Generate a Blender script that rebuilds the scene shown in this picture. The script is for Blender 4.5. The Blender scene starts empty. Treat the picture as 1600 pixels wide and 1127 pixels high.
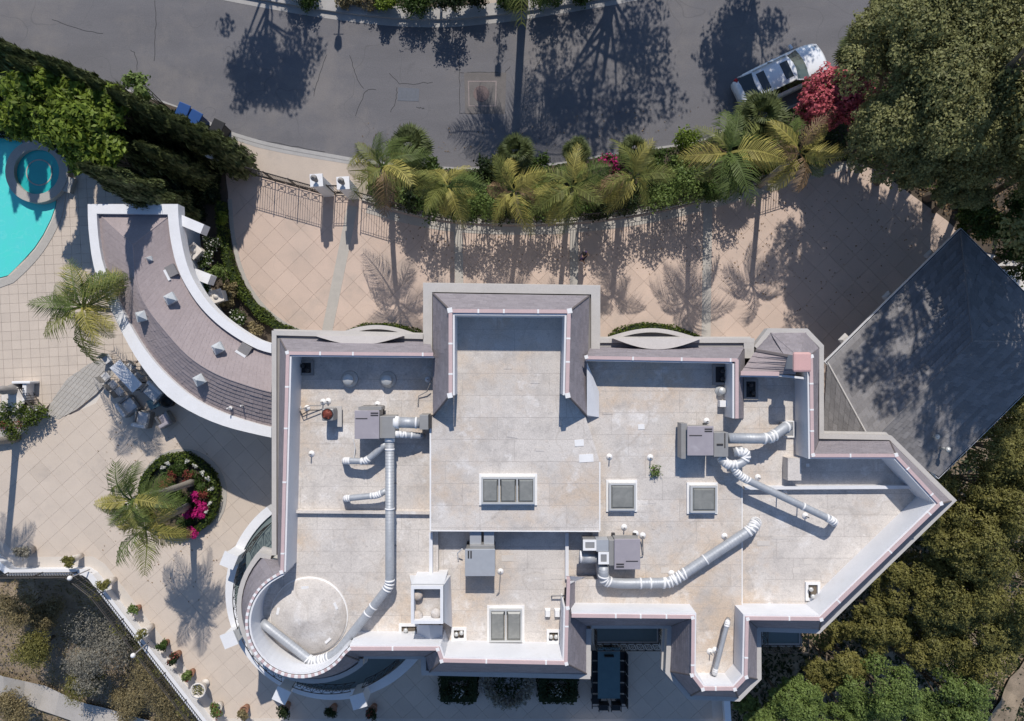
import bpy, bmesh, math, random
import numpy as np
from mathutils import Vector, Matrix
rnd = random.Random(7)
nr = np.random.RandomState(11)
SC = bpy.context.scene
COL = SC.collection
# ------------------------------------------------------------------ camera, light, exposure
H = 34.0; F = 1600*24/36.0; CX, CY = 800.0, 563.5
cam_d = bpy.data.cameras.new('camera'); cam_d.lens = 24; cam_d.sensor_width = 36
cam_d.clip_end = 1000; cam_d.clip_start = 0.5
cam = bpy.data.objects.new('camera', cam_d); cam.location = (0, 0, H); COL.objects.link(cam)
SC.camera = cam
W = bpy.data.worlds.new('World'); SC.world = W; W.use_nodes = True
wn = W.node_tree.nodes; wl = W.node_tree.links
for n in list(wn): wn.remove(n)
sky = wn.new('ShaderNodeTexSky'); sky.sky_type = 'NISHITA'; sky.sun_disc = False
SUN = Vector((0.05, 1.0, 1.0)).normalized()
sky.ozone_density = 5.0; sky.dust_density = .3; sky.sun_elevation = math.asin(SUN.z); sky.sun_rotation = math.atan2(SUN.x, SUN.y)
bg = wn.new('ShaderNodeBackground'); bg.inputs[1].default_value = 0.115
wo = wn.new('ShaderNodeOutputWorld'); wl.new(sky.outputs[0], bg.inputs[0]); wl.new(bg.outputs[0], wo.inputs[0])
sd = bpy.data.lights.new('sun', 'SUN'); sd.energy = 4.0; sd.angle = math.radians(0.55); sd.color = (1.0, 0.94, 0.86)
so = bpy.data.objects.new('sun', sd); so.rotation_euler = SUN.to_track_quat('Z', 'Y').to_euler(); so.location = (0, 30, 60)
COL.objects.link(so)
SC.view_settings.view_transform = 'Standard'; SC.view_settings.look = 'None'
SC.view_settings.gamma = 1; SC.view_settings.use_curve_mapping = False; SC.view_settings.exposure = 0.10
# ------------------------------------------------------------------ helpers
def P(x, y, z=0.0, zr=None):
    k = (H-(z if zr is None else zr))/F
    return Vector(((x-CX)*k, (CY-y)*k, z))
def PL(pts, z=0.0, zr=None): return [P(p[0], p[1], z, zr if len(p) < 3 else p[2]) for p in pts]
ORG = {}
def tag(o, label=None, cat=None, group=None, kind=None):
    if label: o['label'] = label
    if cat: o['category'] = cat
    if group: o['group'] = group
    if kind: o['kind'] = kind
    return o
def thing(name, loc, label, cat, group=None, rz=0.0):
    o = bpy.data.objects.new(name, None); COL.objects.link(o); o.empty_display_size = .3
    o.location = loc; o.rotation_euler.z = rz; ORG[o.name] = Vector(loc)
    return tag(o, label, cat, group)
def copy_tree(o, parent=None):
    c = o.copy(); COL.objects.link(c)
    if parent: c.parent = parent
    ORG[c.name] = ORG.get(o.name, Vector((0, 0, 0)))
    for ch in list(o.children): copy_tree(ch, c)
    return c
class MB:
    def __init__(s): s.v = []; s.f = []
    def add(s, vs, fs):
        n = len(s.v); s.v += [Vector(v) for v in vs]; s.f += [tuple(i+n for i in f) for f in fs]; return s
    def quad(s, a, b, c, d): return s.add([a, b, c, d], [(0, 1, 2, 3)])
    def tri(s, a, b, c): return s.add([a, b, c], [(0, 1, 2)])
    def box(s, c, size, rz=0, taper=1.0, M=None):
        x, y, z = size[0]/2, size[1]/2, size[2]/2
        vs = [(-x, -y, -z), (x, -y, -z), (x, y, -z), (-x, y, -z)] + [(a*taper, b*taper, z) for a, b in ((-x, -y), (x, -y), (x, y), (-x, y))]
        R = M if M else Matrix.Rotation(rz, 3, 'Z')
        vs = [R @ Vector(v)+Vector(c) for v in vs]
        return s.add(vs, [(3, 2, 1, 0), (4, 5, 6, 7), (0, 1, 5, 4), (1, 2, 6, 5), (2, 3, 7, 6), (3, 0, 4, 7)])
    def prism(s, poly, z0, z1, bottom=False):
        n = len(poly); vs = [(p[0], p[1], z0) for p in poly]+[(p[0], p[1], z1) for p in poly]
        ar = sum(poly[i][0]*poly[(i+1) % n][1]-poly[(i+1) % n][0]*poly[i][1] for i in range(n))
        top = tuple(range(n, 2*n)); fs = [top if ar > 0 else top[::-1]]
        for i in range(n):
            j = (i+1) % n; q = (i, j, n+j, n+i); fs.append(q if ar > 0 else q[::-1])
        if bottom: fs.append(tuple(range(n))[::-1] if ar > 0 else tuple(range(n)))
        return s.add(vs, fs)
    def pxbox(s, x0, y0, x1, y1, zt, zb):     # box whose TOP face sits over these picture coordinates
        return s.prism([P(x0, y0, zt), P(x1, y0, zt), P(x1, y1, zt), P(x0, y1, zt)], zb, zt, True)
    def tube(s, pts, r, n=10, cap=True):
        pts = [Vector(p) for p in pts]; m = len(pts)
        rs = r if isinstance(r, (list, tuple)) else [r]*m
        vs = []; up = None
        for i, p in enumerate(pts):
            t = (pts[min(i+1, m-1)]-pts[max(i-1, 0)]).normalized()
            if up is None:
                up = Vector((0, 0, 1)) if abs(t.z) < .9 else Vector((1, 0, 0))
            a = t.cross(up)
            if a.length < 1e-4: a = t.cross(Vector((0, 1, 0)))
            a.normalize(); b = a.cross(t).normalized(); up = b
            for k in range(n):
                an = 2*math.pi*k/n; vs.append(p+(a*math.cos(an)+b*math.sin(an))*rs[i])
        fs = []
        for i in range(m-1):
            for k in range(n):
                k2 = (k+1) % n; fs.append((i*n+k, i*n+k2, (i+1)*n+k2, (i+1)*n+k))
        if cap: fs += [tuple(range(n))[::-1], tuple(range((m-1)*n, m*n))]
        return s.add(vs, fs)
    def lathe(s, c, prof, n=16, sx=1, sy=1):   # prof: (r, z)
        c = Vector(c); vs = []; m = len(prof)
        for r, z in prof:
            for k in range(n):
                a = 2*math.pi*k/n; vs.append(c+Vector((r*sx*math.cos(a), r*sy*math.sin(a), z)))
        fs = [(i*n+k, i*n+(k+1) % n, (i+1)*n+(k+1) % n, (i+1)*n+k) for i in range(m-1) for k in range(n)]
        fs += [tuple(range(n))[::-1], tuple(range((m-1)*n, m*n))]
        return s.add(vs, fs)
    def ball(s, c, r, n=10, m=7, sz=1.0):
        return s.lathe(c, [(r*math.sin(math.pi*(i+.02)/(m+.04)), -r*sz*math.cos(math.pi*(i+.02)/(m+.04))) for i in range(m+1)], n)
    def strip(s, line, w0, w1, z0, z1, closed=False):   # extruded band between two offsets of a polyline
        a = offset(line, w0, closed); b = offset(line, w1, closed); n = len(line)
        for i in range(n if closed else n-1):
            j = (i+1) % n
            s.prism([a[i], a[j], b[j], b[i]], z0, z1, True)
        return s
    def build(s, name, m, parent=None, smooth=False, bevel=0):
        o0 = ORG[parent.name] if parent else Vector((0, 0, 0))
        me = bpy.data.meshes.new(name)
        me.from_pydata([tuple(v-o0) for v in s.v], [], s.f); me.materials.append(m)
        o = bpy.data.objects.new(name, me); COL.objects.link(o)
        if parent: o.parent = parent
        ORG[o.name] = o0.copy()
        if smooth:
            me.polygons.foreach_set('use_smooth', [True]*len(me.polygons))
        if bevel:
            b = o.modifiers.new('bevel', 'BEVEL'); b.width = bevel; b.segments = 2; b.limit_method = 'ANGLE'
        me.update(); return o
def offset(line, d, closed=False):   # positive d = to the left of travel
    n = len(line); L = [Vector((p[0], p[1])) for p in line]; out = []
    for i in range(n):
        p = L[i]
        a = L[i-1] if (i > 0 or closed) else None; b = L[(i+1) % n] if (i < n-1 or closed) else None
        ns = []
        if a is not None: t = (p-a).normalized(); ns.append(Vector((-t.y, t.x)))
        if b is not None: t = (b-p).normalized(); ns.append(Vector((-t.y, t.x)))
        if len(ns) == 2:
            m = ns[0]+ns[1]
            if m.length < .2: m = ns[0]
            m.normalize(); k = max(.4, m.dot(ns[0])); q = p+m*(d/k)
        else: q = p+ns[0]*d
        out.append(Vector((q.x, q.y, line[i][2] if len(line[i]) > 2 else 0)))
    return out
def resample(pts, n):
    pts = [Vector(p) for p in pts]; d = [0]
    for i in range(1, len(pts)): d.append(d[-1]+(pts[i]-pts[i-1]).length)
    out = []
    for k in range(n+1):
        t = d[-1]*k/n; i = 1
        while i < len(pts)-1 and d[i] < t: i += 1
        u = (t-d[i-1])/max(1e-9, d[i]-d[i-1]); out.append(pts[i-1].lerp(pts[i], u))
    return out
def smooth_line(pts, it=2):
    pts = [Vector(p) for p in pts]
    for _ in range(it):
        q = [pts[0]]
        for i in range(len(pts)-1):
            q += [pts[i].lerp(pts[i+1], .25), pts[i].lerp(pts[i+1], .75)]
        pts = q+[pts[-1]]
    return pts
def clip_rect(poly, org, ux, uy, x0, x1, y0, y1):
    pts = [((p[0]-org[0])*ux[0]+(p[1]-org[1])*ux[1], (p[0]-org[0])*uy[0]+(p[1]-org[1])*uy[1]) for p in poly]
    for ax, lim, sg in ((0, x0, 1), (0, x1, -1), (1, y0, 1), (1, y1, -1)):
        out = []
        for i in range(len(pts)):
            a, b = pts[i-1], pts[i]
            da, db = (a[ax]-lim)*sg, (b[ax]-lim)*sg
            if (da >= 0) != (db >= 0):
                t = da/(da-db); out.append((a[0]+(b[0]-a[0])*t, a[1]+(b[1]-a[1])*t))
            if db >= 0: out.append(b)
        pts = out
        if len(pts) < 3: return []
    return pts
def tiles(name, poly, parent, m, sx, sy, ang, z0, z1, gap=.02, stagger=0.0, maxn=300, org=(0, 0), jz=.004, view=True, minar=.02):
    ca, sa = math.cos(ang), math.sin(ang); ux = (ca, sa); uy = (-sa, ca)
    loc = [((p[0]-org[0])*ux[0]+(p[1]-org[1])*ux[1], (p[0]-org[0])*uy[0]+(p[1]-org[1])*uy[1]) for p in poly]
    X0 = min(p[0] for p in loc); X1 = max(p[0] for p in loc); Y0 = min(p[1] for p in loc); Y1 = max(p[1] for p in loc)
    cells = []
    for j in range(math.floor(Y0/sy), math.ceil(Y1/sy)):
        off = sx*stagger*((j*7919) % 5)/2.5 if stagger else 0
        for i in range(math.floor((X0-off)/sx)-1, math.ceil((X1-off)/sx)+1):
            x0 = i*sx+off; c = clip_rect(poly, org, ux, uy, x0+gap/2, x0+sx-gap/2, j*sy+gap/2, (j+1)*sy-gap/2)
            if len(c) < 3: continue
            q = [c[0]]
            for p in c[1:]:
                if abs(p[0]-q[-1][0])+abs(p[1]-q[-1][1]) > 1e-4: q.append(p)
            if len(q) > 2 and abs(q[0][0]-q[-1][0])+abs(q[0][1]-q[-1][1]) < 1e-4: q.pop()
            if len(q) < 3: continue
            ar = abs(sum(q[k][0]*q[(k+1) % len(q)][1]-q[(k+1) % len(q)][0]*q[k][1] for k in range(len(q))))/2
            if ar < minar: continue
            full = ar > .995*(sx-gap)*(sy-gap)
            wp = [(org[0]+p[0]*ux[0]+p[1]*uy[0], org[1]+p[0]*ux[1]+p[1]*uy[1]) for p in q]
            mx = sum(p[0] for p in wp)/len(wp); my = sum(p[1] for p in wp)/len(wp)
            inv = abs(mx) < 25.5*(H-z1)/H and abs(my) < 18*(H-z1)/H
            cells.append((not inv if view else False, -ar, full, wp, (x0+sx/2, (j+.5)*sy)))
    cells.sort(key=lambda c: (c[0], c[1]))
    o0 = ORG[parent.name]; fullme = None; rest = MB(); k = 0
    for c in cells:
        if k < maxn and not c[0]:
            if c[2]:
                if fullme is None:
                    mb = MB(); a, b = (sx-gap)/2, (sy-gap)/2
                    cr = [Vector((ux[0]*p+uy[0]*q, ux[1]*p+uy[1]*q, 0)) for p, q in ((-a, -b), (a, -b), (a, b), (-a, b))]
                    mb.prism(cr, z0, z1); fullme = bpy.data.meshes.new(name)
                    fullme.from_pydata([tuple(v) for v in mb.v], [], mb.f); fullme.materials.append(m)
                o = bpy.data.objects.new(name, fullme); COL.objects.link(o); o.parent = parent
                cx = org[0]+c[4][0]*ux[0]+c[4][1]*uy[0]; cy = org[1]+c[4][0]*ux[1]+c[4][1]*uy[1]
                o.location = Vector((cx, cy, rnd.uniform(-jz, 0)))-o0
            else:
                MB().prism(c[3], z0, z1+rnd.uniform(-jz, 0)).build(name, m, parent)
            k += 1
        else: rest.prism(c[3], z0, z1+rnd.uniform(-jz, 0))
    if rest.f: tag(rest.build(name, m, parent), kind='stuff')
# ------------------------------------------------------------------ materials
def mat(name, col, rough=.8, col2=None, scale=2.0, amt=.5, metal=0, bump=0, bscale=30, rand=0, island=0, detail=6, spec=.3, stain=None, sscale=.35, dist=0.0, translucent=0.0, coat=0, alpha=None, trans=0, stretch=None, fine=0.0, rings=None):
    m = bpy.data.materials.new(name); m.use_nodes = True; nt = m.node_tree; N = nt.nodes; L = nt.links
    for n in list(N): N.remove(n)
    out = N.new('ShaderNodeOutputMaterial'); b = N.new('ShaderNodeBsdfPrincipled')
    b.inputs['Roughness'].default_value = rough; b.inputs['Metallic'].default_value = metal
    b.inputs['Specular IOR Level'].default_value = spec
    if coat: b.inputs['Coat Weight'].default_value = coat
    if trans: b.inputs['Transmission Weight'].default_value = trans
    geo = N.new('ShaderNodeNewGeometry'); vec = geo.outputs['Position']
    if stretch:
        mp = N.new('ShaderNodeMapping'); mp.inputs['Scale'].default_value = stretch; L.new(vec, mp.inputs[0]); vec = mp.outputs[0]
    cur = None
    c1 = (*col, 1); c2 = (*(col2 if col2 else [c*.72 for c in col]), 1)
    nz = N.new('ShaderNodeTexNoise'); nz.inputs['Scale'].default_value = scale; nz.inputs['Detail'].default_value = detail
    nz.inputs['Roughness'].default_value = .62; nz.inputs['Distortion'].default_value = dist; L.new(vec, nz.inputs['Vector'])
    rp = N.new('ShaderNodeMapRange'); rp.inputs[1].default_value = .5-.28; rp.inputs[2].default_value = .5+.28
    L.new(nz.outputs[0], rp.inputs[0])
    mu = N.new('ShaderNodeMath'); mu.operation = 'MULTIPLY'; mu.inputs[1].default_value = amt; L.new(rp.outputs[0], mu.inputs[0])
    mx = N.new('ShaderNodeMix'); mx.data_type = 'RGBA'; mx.inputs[6].default_value = c1; mx.inputs[7].default_value = c2
    L.new(mu.outputs[0], mx.inputs[0]); cur = mx.outputs[2]
    if stain:
        for si, (sc_, th, colr, am) in enumerate(stain):
            n2 = N.new('ShaderNodeTexNoise'); n2.inputs['Scale'].default_value = sc_; n2.inputs['Detail'].default_value = 8; n2.inputs['Roughness'].default_value = .7
            mp2 = N.new('ShaderNodeMapping'); mp2.inputs['Location'].default_value = (13.7*si+5, 7.1*si, 3.3); L.new(geo.outputs['Position'], mp2.inputs[0]); L.new(mp2.outputs[0], n2.inputs['Vector'])
            r2 = N.new('ShaderNodeMapRange'); r2.inputs[1].default_value = th; r2.inputs[2].default_value = th+.16; r2.inputs[4].default_value = am
            L.new(n2.outputs[0], r2.inputs[0])
            m2 = N.new('ShaderNodeMix'); m2.data_type = 'RGBA'; m2.inputs[7].default_value = (*colr, 1)
            L.new(r2.outputs[0], m2.inputs[0]); L.new(cur, m2.inputs[6]); cur = m2.outputs[2]
    for (rs_, rw, ra, rc) in (rings or []):
        n6 = N.new('ShaderNodeTexNoise'); n6.inputs['Scale'].default_value = rs_; n6.inputs['Detail'].default_value = 1.5; n6.inputs['Distortion'].default_value = .2
        mp6 = N.new('ShaderNodeMapping'); mp6.inputs['Location'].default_value = (31*rs_, 17, 2); L.new(geo.outputs['Position'], mp6.inputs[0]); L.new(mp6.outputs[0], n6.inputs['Vector'])
        s6 = N.new('ShaderNodeMath'); s6.operation = 'SUBTRACT'; s6.inputs[1].default_value = .56; L.new(n6.outputs[0], s6.inputs[0])
        a6 = N.new('ShaderNodeMath'); a6.operation = 'ABSOLUTE'; L.new(s6.outputs[0], a6.inputs[0])
        r6 = N.new('ShaderNodeMapRange'); r6.inputs[1].default_value = 0; r6.inputs[2].default_value = rw; r6.inputs[3].default_value = ra; r6.inputs[4].default_value = 0; L.new(a6.outputs[0], r6.inputs[0])
        m6 = N.new('ShaderNodeMix'); m6.data_type = 'RGBA'; m6.inputs[7].default_value = (*rc, 1); L.new(r6.outputs[0], m6.inputs[0]); L.new(cur, m6.inputs[6]); cur = m6.outputs[2]
    for src, a in ((rand, 'o'), (island, 'i')):
        if src:
            if a == 'o': oi = N.new('ShaderNodeObjectInfo'); rs = oi.outputs['Random']
            else: rs = geo.outputs['Random Per Island']
            r3 = N.new('ShaderNodeMapRange'); r3.inputs[3].default_value = 1-src; r3.inputs[4].default_value = 1+src
            L.new(rs, r3.inputs[0]); vm = N.new('ShaderNodeVectorMath'); vm.operation = 'SCALE'
            L.new(cur, vm.inputs[0]); L.new(r3.outputs[0], vm.inputs[3]); cur = vm.outputs[0]
    if fine:
        n5 = N.new('ShaderNodeTexNoise'); n5.inputs['Scale'].default_value = 22; n5.inputs['Detail'].default_value = 5; L.new(geo.outputs['Position'], n5.inputs['Vector'])
        r5 = N.new('ShaderNodeMapRange'); r5.inputs[1].default_value = .3; r5.inputs[2].default_value = .7; r5.inputs[3].default_value = 1-fine; r5.inputs[4].default_value = 1+fine
        L.new(n5.outputs[0], r5.inputs[0]); v5 = N.new('ShaderNodeVectorMath'); v5.operation = 'SCALE'; L.new(cur, v5.inputs[0]); L.new(r5.outputs[0], v5.inputs[3]); cur = v5.outputs[0]
    L.new(cur, b.inputs['Base Color'])
    if bump:
        n4 = N.new('ShaderNodeTexNoise'); n4.inputs['Scale'].default_value = bscale; n4.inputs['Detail'].default_value = 4; L.new(vec, n4.inputs['Vector'])
        bp = N.new('ShaderNodeBump'); bp.inputs['Strength'].default_value = bump; bp.inputs['Distance'].default_value = .02
        L.new(n4.outputs[0], bp.inputs['Height']); L.new(bp.outputs[0], b.inputs['Normal'])
    if translucent:
        t = N.new('ShaderNodeBsdfTranslucent'); L.new(cur, t.inputs[0]); ms = N.new('ShaderNodeMixShader'); ms.inputs[0].default_value = translucent
        L.new(b.outputs[0], ms.inputs[1]); L.new(t.outputs[0], ms.inputs[2]); L.new(ms.outputs[0], out.inputs[0])
    else: L.new(b.outputs[0], out.inputs[0])
    return m
M = {}
M['asphalt'] = mat('asphalt', (.165, .160, .168), .92, (.125, .122, .130), .5, 1.0, bump=.4, bscale=60, stain=[(.2, .50, (.205, .188, .178), .65), (.9, .58, (.115, .113, .12), .6), (3.2, .62, (.075, .073, .076), .55), (14, .66, (.24, .235, .23), .5)], fine=.12, stretch=(.4, 1.6, 1), rings=[(.35, .004, .4, (.08, .078, .08))])
M['vframe'] = mat('vault_frame', (.30, .245, .235), .8, (.2, .17, .165), 4, .9, fine=.15)
M['kerb2'] = mat('rib', (.12, .13, .15), .7)
M['asphalt_new'] = mat('tar_seal', (.035, .035, .04), .7)
M['tan'] = mat('tan_paver', (.56, .435, .36), .85, (.47, .375, .315), .8, .9, rand=.05, bump=.25, bscale=25, rings=[(.5, .006, .25, (.36, .29, .24))], stain=[(.35, .52, (.36, .31, .27), .5), (2.4, .66, (.30, .26, .23), .5)], fine=.05)
M['tan2'] = mat('patio_paver', (.57, .485, .405), .85, (.485, .415, .35), 1.0, .8, rand=.04, bump=.25, bscale=25, stain=[(.5, .57, (.38, .33, .29), .5), (2.6, .67, (.32, .28, .25), .5)], fine=.05)
M['grout'] = mat('grout', (.43, .345, .28), .95)
M['stonestrip'] = mat('grey_stone_band', (.44, .41, .37), .85, (.36, .34, .31), 2.5, .8, rand=.05, fine=.07, stain=[(1.0, .6, (.3, .28, .26), .4)])
M['apron'] = mat('apron_concrete', (.50, .42, .35), .9, (.42, .355, .30), 1.1, .8, stain=[(.8, .58, (.34, .3, .27), .5)], fine=.06)
M['kerb'] = mat('kerb_concrete', (.40, .385, .37), .9, (.30, .29, .28), 2, .8, fine=.08)
M['memb'] = mat('roof_membrane', (.635, .590, .545), .75, (.50, .46, .425), .7, 1.0, rand=.045, bump=.3, bscale=14,
    stain=[(.26, .47, (.55, .435, .33), .85), (1.2, .50, (.41, .38, .355), .7), (7.0, .565, (.25, .23, .22), .6), (.8, .56, (.76, .74, .725), .75), (2.4, .64, (.30, .25, .20), .55), (16, .63, (.19, .18, .17), .65)], fine=.12,
    rings=[(.45, .012, .28, (.36, .31, .26)), (1.6, .010, .16, (.38, .35, .32))])
M['patch2'] = mat('weathered_patch', (.60, .555, .51), .8, (.52, .48, .44), 3, .9, fine=.06)
M['memb_dark'] = mat('membrane_seam', (.22, .20, .19), .9, amt=1, scale=6, col2=(.55, .5, .46))
M['white'] = mat('white_stucco', (.74, .74, .75), .8, (.62, .62, .63), 1.5, .7, bump=.2, fine=.03, stain=[(1.8, .62, (.5, .48, .45), .35)])
M['whitewall'] = mat('parapet_membrane', (.71, .71, .725), .6, (.60, .605, .625), 1.2, .8, fine=.03, stain=[(1.6, .58, (.55, .53, .5), .5), (6, .62, (.42, .40, .38), .4)])
M['wall'] = mat('house_stucco', (.62, .58, .53), .9, (.52, .49, .45), .8, .6, bump=.2)
M['cornice'] = mat('cornice_stone', (.50, .475, .45), .85, (.42, .40, .38), 2.0, .8, fine=.05, stain=[(1.5, .6, (.3, .28, .26), .4)])
M['gutter'] = mat('gutter_metal', (.30, .285, .275), .6, scale=3)
M['shingle'] = mat('mauve_shingle', (.270, .245, .262), .9, (.215, .195, .212), 3.0, .8, island=.09, fine=.10, bump=.4, bscale=80)
M['shingle2'] = mat('brown_shingle', (.335, .285, .285), .9, (.285, .24, .24), 1.4, .8, island=.035, fine=.08, bump=.4, bscale=80, stain=[(1.2, .62, (.22, .19, .18), .5)])
M['shingle3'] = mat('grey_shingle', (.225, .215, .215), .9, (.175, .168, .170), 1.4, .8, island=.17, fine=.09, bump=.4, bscale=80)
M['hipcap'] = mat('hip_cap', (.15, .13, .13), .9)
M['pink'] = mat('pink_coping', (.56, .41, .40), .7, (.47, .36, .355), 3.0, .9, fine=.05)
M['pale'] = mat('pale_stone', (.58, .545, .52), .85, (.50, .47, .45), 2.0, .8, fine=.05, stain=[(1.5, .58, (.40, .38, .35), .4)])
M['pinkcap'] = mat('pink_cap', (.60, .36, .34), .7, (.52, .33, .31), 2.0, .8, fine=.04)
M['sealant'] = mat('white_sealant', (.80, .79, .78), .6, fine=.03)
M['lav'] = mat('lavender_metal', (.40, .365, .385), .45, (.33, .30, .325), 3, .9, metal=.2, stain=[(3, .58, (.5, .47, .49), .5)])
M['unit'] = mat('unit_grey_metal', (.34, .335, .325), .5, (.27, .265, .26), 3, .8, metal=.3)
M['unitblue'] = mat('pale_unit_metal', (.46, .475, .49), .45, (.38, .39, .41), 3, .8, metal=.3)
M['duct'] = mat('galvanised_duct', (.44, .455, .475), .5, (.33, .345, .365), 3, .9, metal=.25, fine=.06, bump=.3, bscale=9, stain=[(2.5, .57, (.25, .25, .25), .45)])
M['dark'] = mat('dark_metal', (.045, .043, .045), .6)
M['black'] = mat('black_iron', (.02, .02, .022), .5)
M['iron'] = mat('wrought_iron', (.05, .045, .043), .55)
M['copper'] = mat('rusty_fan', (.28, .07, .045), .5, (.10, .03, .02), 5, .9, metal=.3)
M['glassgrey'] = mat('skylight_glass', (.27, .27, .25), .2, (.17, .175, .165), 2.2, 1, spec=.6, dist=1.5, stain=[(1.6, .55, (.30, .30, .28), .5)])
M['frost'] = mat('pyramid_glazing', (.55, .57, .58), .25, (.42, .45, .47), 3, .8, spec=.6)
M['alu'] = mat('aluminium_frame', (.62, .62, .60), .4, metal=.3)
M['dark_pit'] = mat('pit_floor', (.10, .085, .07), .9, (.2, .16, .12), 6, .9)
M['soil'] = mat('soil', (.11, .085, .065), .95, (.06, .05, .038), 2, .9, bump=.6, bscale=12, stain=[(1.0, .58, (.21, .16, .11), .6)])
M['dry'] = mat('dry_slope', (.40, .31, .22), .95, (.14, .11, .075), 1.0, .9, bump=.7, bscale=8, stain=[(.5, .55, (.36, .29, .2), .6), (2.5, .6, (.09, .085, .05), .6)], fine=.15)
M['path'] = mat('pale_path', (.50, .46, .42), .9, (.38, .35, .31), 1.5, .9, fine=.1)
M['water'] = None
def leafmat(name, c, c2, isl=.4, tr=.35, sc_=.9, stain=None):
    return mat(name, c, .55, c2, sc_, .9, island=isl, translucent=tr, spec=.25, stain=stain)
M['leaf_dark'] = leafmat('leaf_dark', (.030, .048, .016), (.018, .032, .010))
M['leaf_olive'] = leafmat('leaf_olive', (.265,.240,.072), (.125,.13,.040), sc_=1.2)
M['leaf_oak'] = leafmat('leaf_oak', (.285,.280,.115), (.135,.15,.055), sc_=1.1)
M['leaf_bright'] = leafmat('leaf_bright', (0.2, 0.26, 0.035), (0.1, 0.15, 0.022))
M['leaf_mid'] = leafmat('leaf_mid', (.075, .120, .025), (.04, .070, .016))
M['leaf_green'] = leafmat('leaf_green', (.20,.27,.075), (.10,.145,.04))
M['hedge'] = leafmat('hedge_leaf', (0.1, 0.135, 0.02), (0.055, 0.085, 0.014), isl=.35)
M['palm'] = leafmat('palm_leaf', (.22,.225,.06), (.13,.155,.045), isl=.3, sc_=1.4)
M['palm_y'] = leafmat('palm_leaf_yellow', (.47,.40,.11), (.30,.28,.08), isl=.3)
M['palm_g'] = leafmat('palm_leaf_green', (.14,.185,.05), (.085,.12,.034), isl=.3)
M['fan'] = leafmat('fan_palm_leaf', (0.12, 0.145, 0.05), (0.07, 0.09, 0.035), isl=.3)
M['dead'] = leafmat('dry_frond', (.30, .20, .11), (.18, .12, .07), isl=.3)
M['cyp'] = leafmat('cypress_leaf', (.125,.145,.058), (.06,.08,.03), isl=.5, tr=.15)
M['grey_leaf'] = leafmat('grey_brush', (.33,.31,.26), (.21,.20,.16), isl=.35)
M['brown_leaf'] = leafmat('brown_brush', (.32,.26,.14), (.19,.16,.08), isl=.35)
M['red'] = leafmat('red_bract', (.60,.15,.18), (.42,.09,.11), isl=.35, tr=.3)
M['magenta'] = leafmat('magenta_bract', (.55, .02, .20), (.34, .01, .12), isl=.3, tr=.3)
M['redfl'] = leafmat('dusty_red_flower', (.30, .07, .055), (.16, .05, .04), isl=.3)
M['whitefl'] = leafmat('white_flower', (.75, .74, .70), (.6, .6, .55), isl=.1)
M['bark'] = mat('bark', (.17, .14, .11), .95, (.12, .095, .07), 4, .9, bump=.5)
M['palmtrunk'] = mat('palm_trunk', (.34, .31, .27), .9, (.22, .20, .17), 4, .9, bump=.5, stretch=(1, 1, 6))
M['carpaint'] = mat('white_car_paint', (.76, .77, .79), .3, (.73, .74, .76), 1, .3, coat=.6, spec=.5)
M['carglass'] = mat('tinted_car_glass', (.018, .024, .026), .08, spec=.8)
M['windshield'] = mat('windscreen_glass', (.06, .085, .088), .08, spec=.8)
M['rubber'] = mat('rubber', (.02, .02, .02), .8)
M['rim'] = mat('alloy_rim', (.45, .45, .46), .35, metal=.8)
M['redlamp'] = mat('red_tail_lamp', (.35, .01, .015), .2)
M['lampglass'] = mat('clear_lamp', (.6, .62, .65), .15)
M['bluebin'] = mat('blue_plastic', (.012, .06, .21), .5, (.01, .05, .17), 3)
M['blackbin'] = mat('black_plastic', (.022, .022, .024), .5)
M['marble'] = mat('white_marble', (.72, .68, .63), .6, (.55, .50, .45), 5, .8)
M['terracotta'] = mat('terracotta', (.38, .20, .13), .8)
M['tableglass'] = mat('table_glass', (.74, .76, .79), .25, (.72, .71, .73), 1.2, 1, spec=.5, dist=2)
M['tealglass'] = mat('teal_table_glass', (.10, .17, .19), .3, (.07, .12, .14), 3, .8)
M['cushion'] = mat('grey_cushion', (.55, .55, .56), .9, (.45, .45, .46), 5)
M['wicker'] = mat('dark_wicker', (.24, .23, .22), .8, scale=12)
M['teak'] = mat('balcony_floor', (.16, .20, .20), .8, (.12, .15, .155), 4)
M['skin'] = mat('skin', (.42, .26, .18), .6)
M['hair'] = mat('black_hair', (.012, .010, .010), .6)
M['shirt'] = mat('purple_shirt', (.075, .05, .13), .8)
M['trousers'] = mat('dark_trousers', (.03, .028, .035), .9)
M['shoe'] = mat('white_shoe', (.6, .58, .58), .7)
def water_mat():
    m = mat('pool_water', (.08, .64, .56), .06, (.10, .60, .60), 1.4, .9, spec=.5, bump=.10, bscale=2.0, rings=[(2.2, .03, .12, (.35, .75, .74))]); return m
M['water'] = water_mat()
M['spawater'] = mat('spa_water', (.02, .36, .36), .06, (.03, .44, .42), 1.2, .8, spec=.5, bump=.1, bscale=3)
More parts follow.
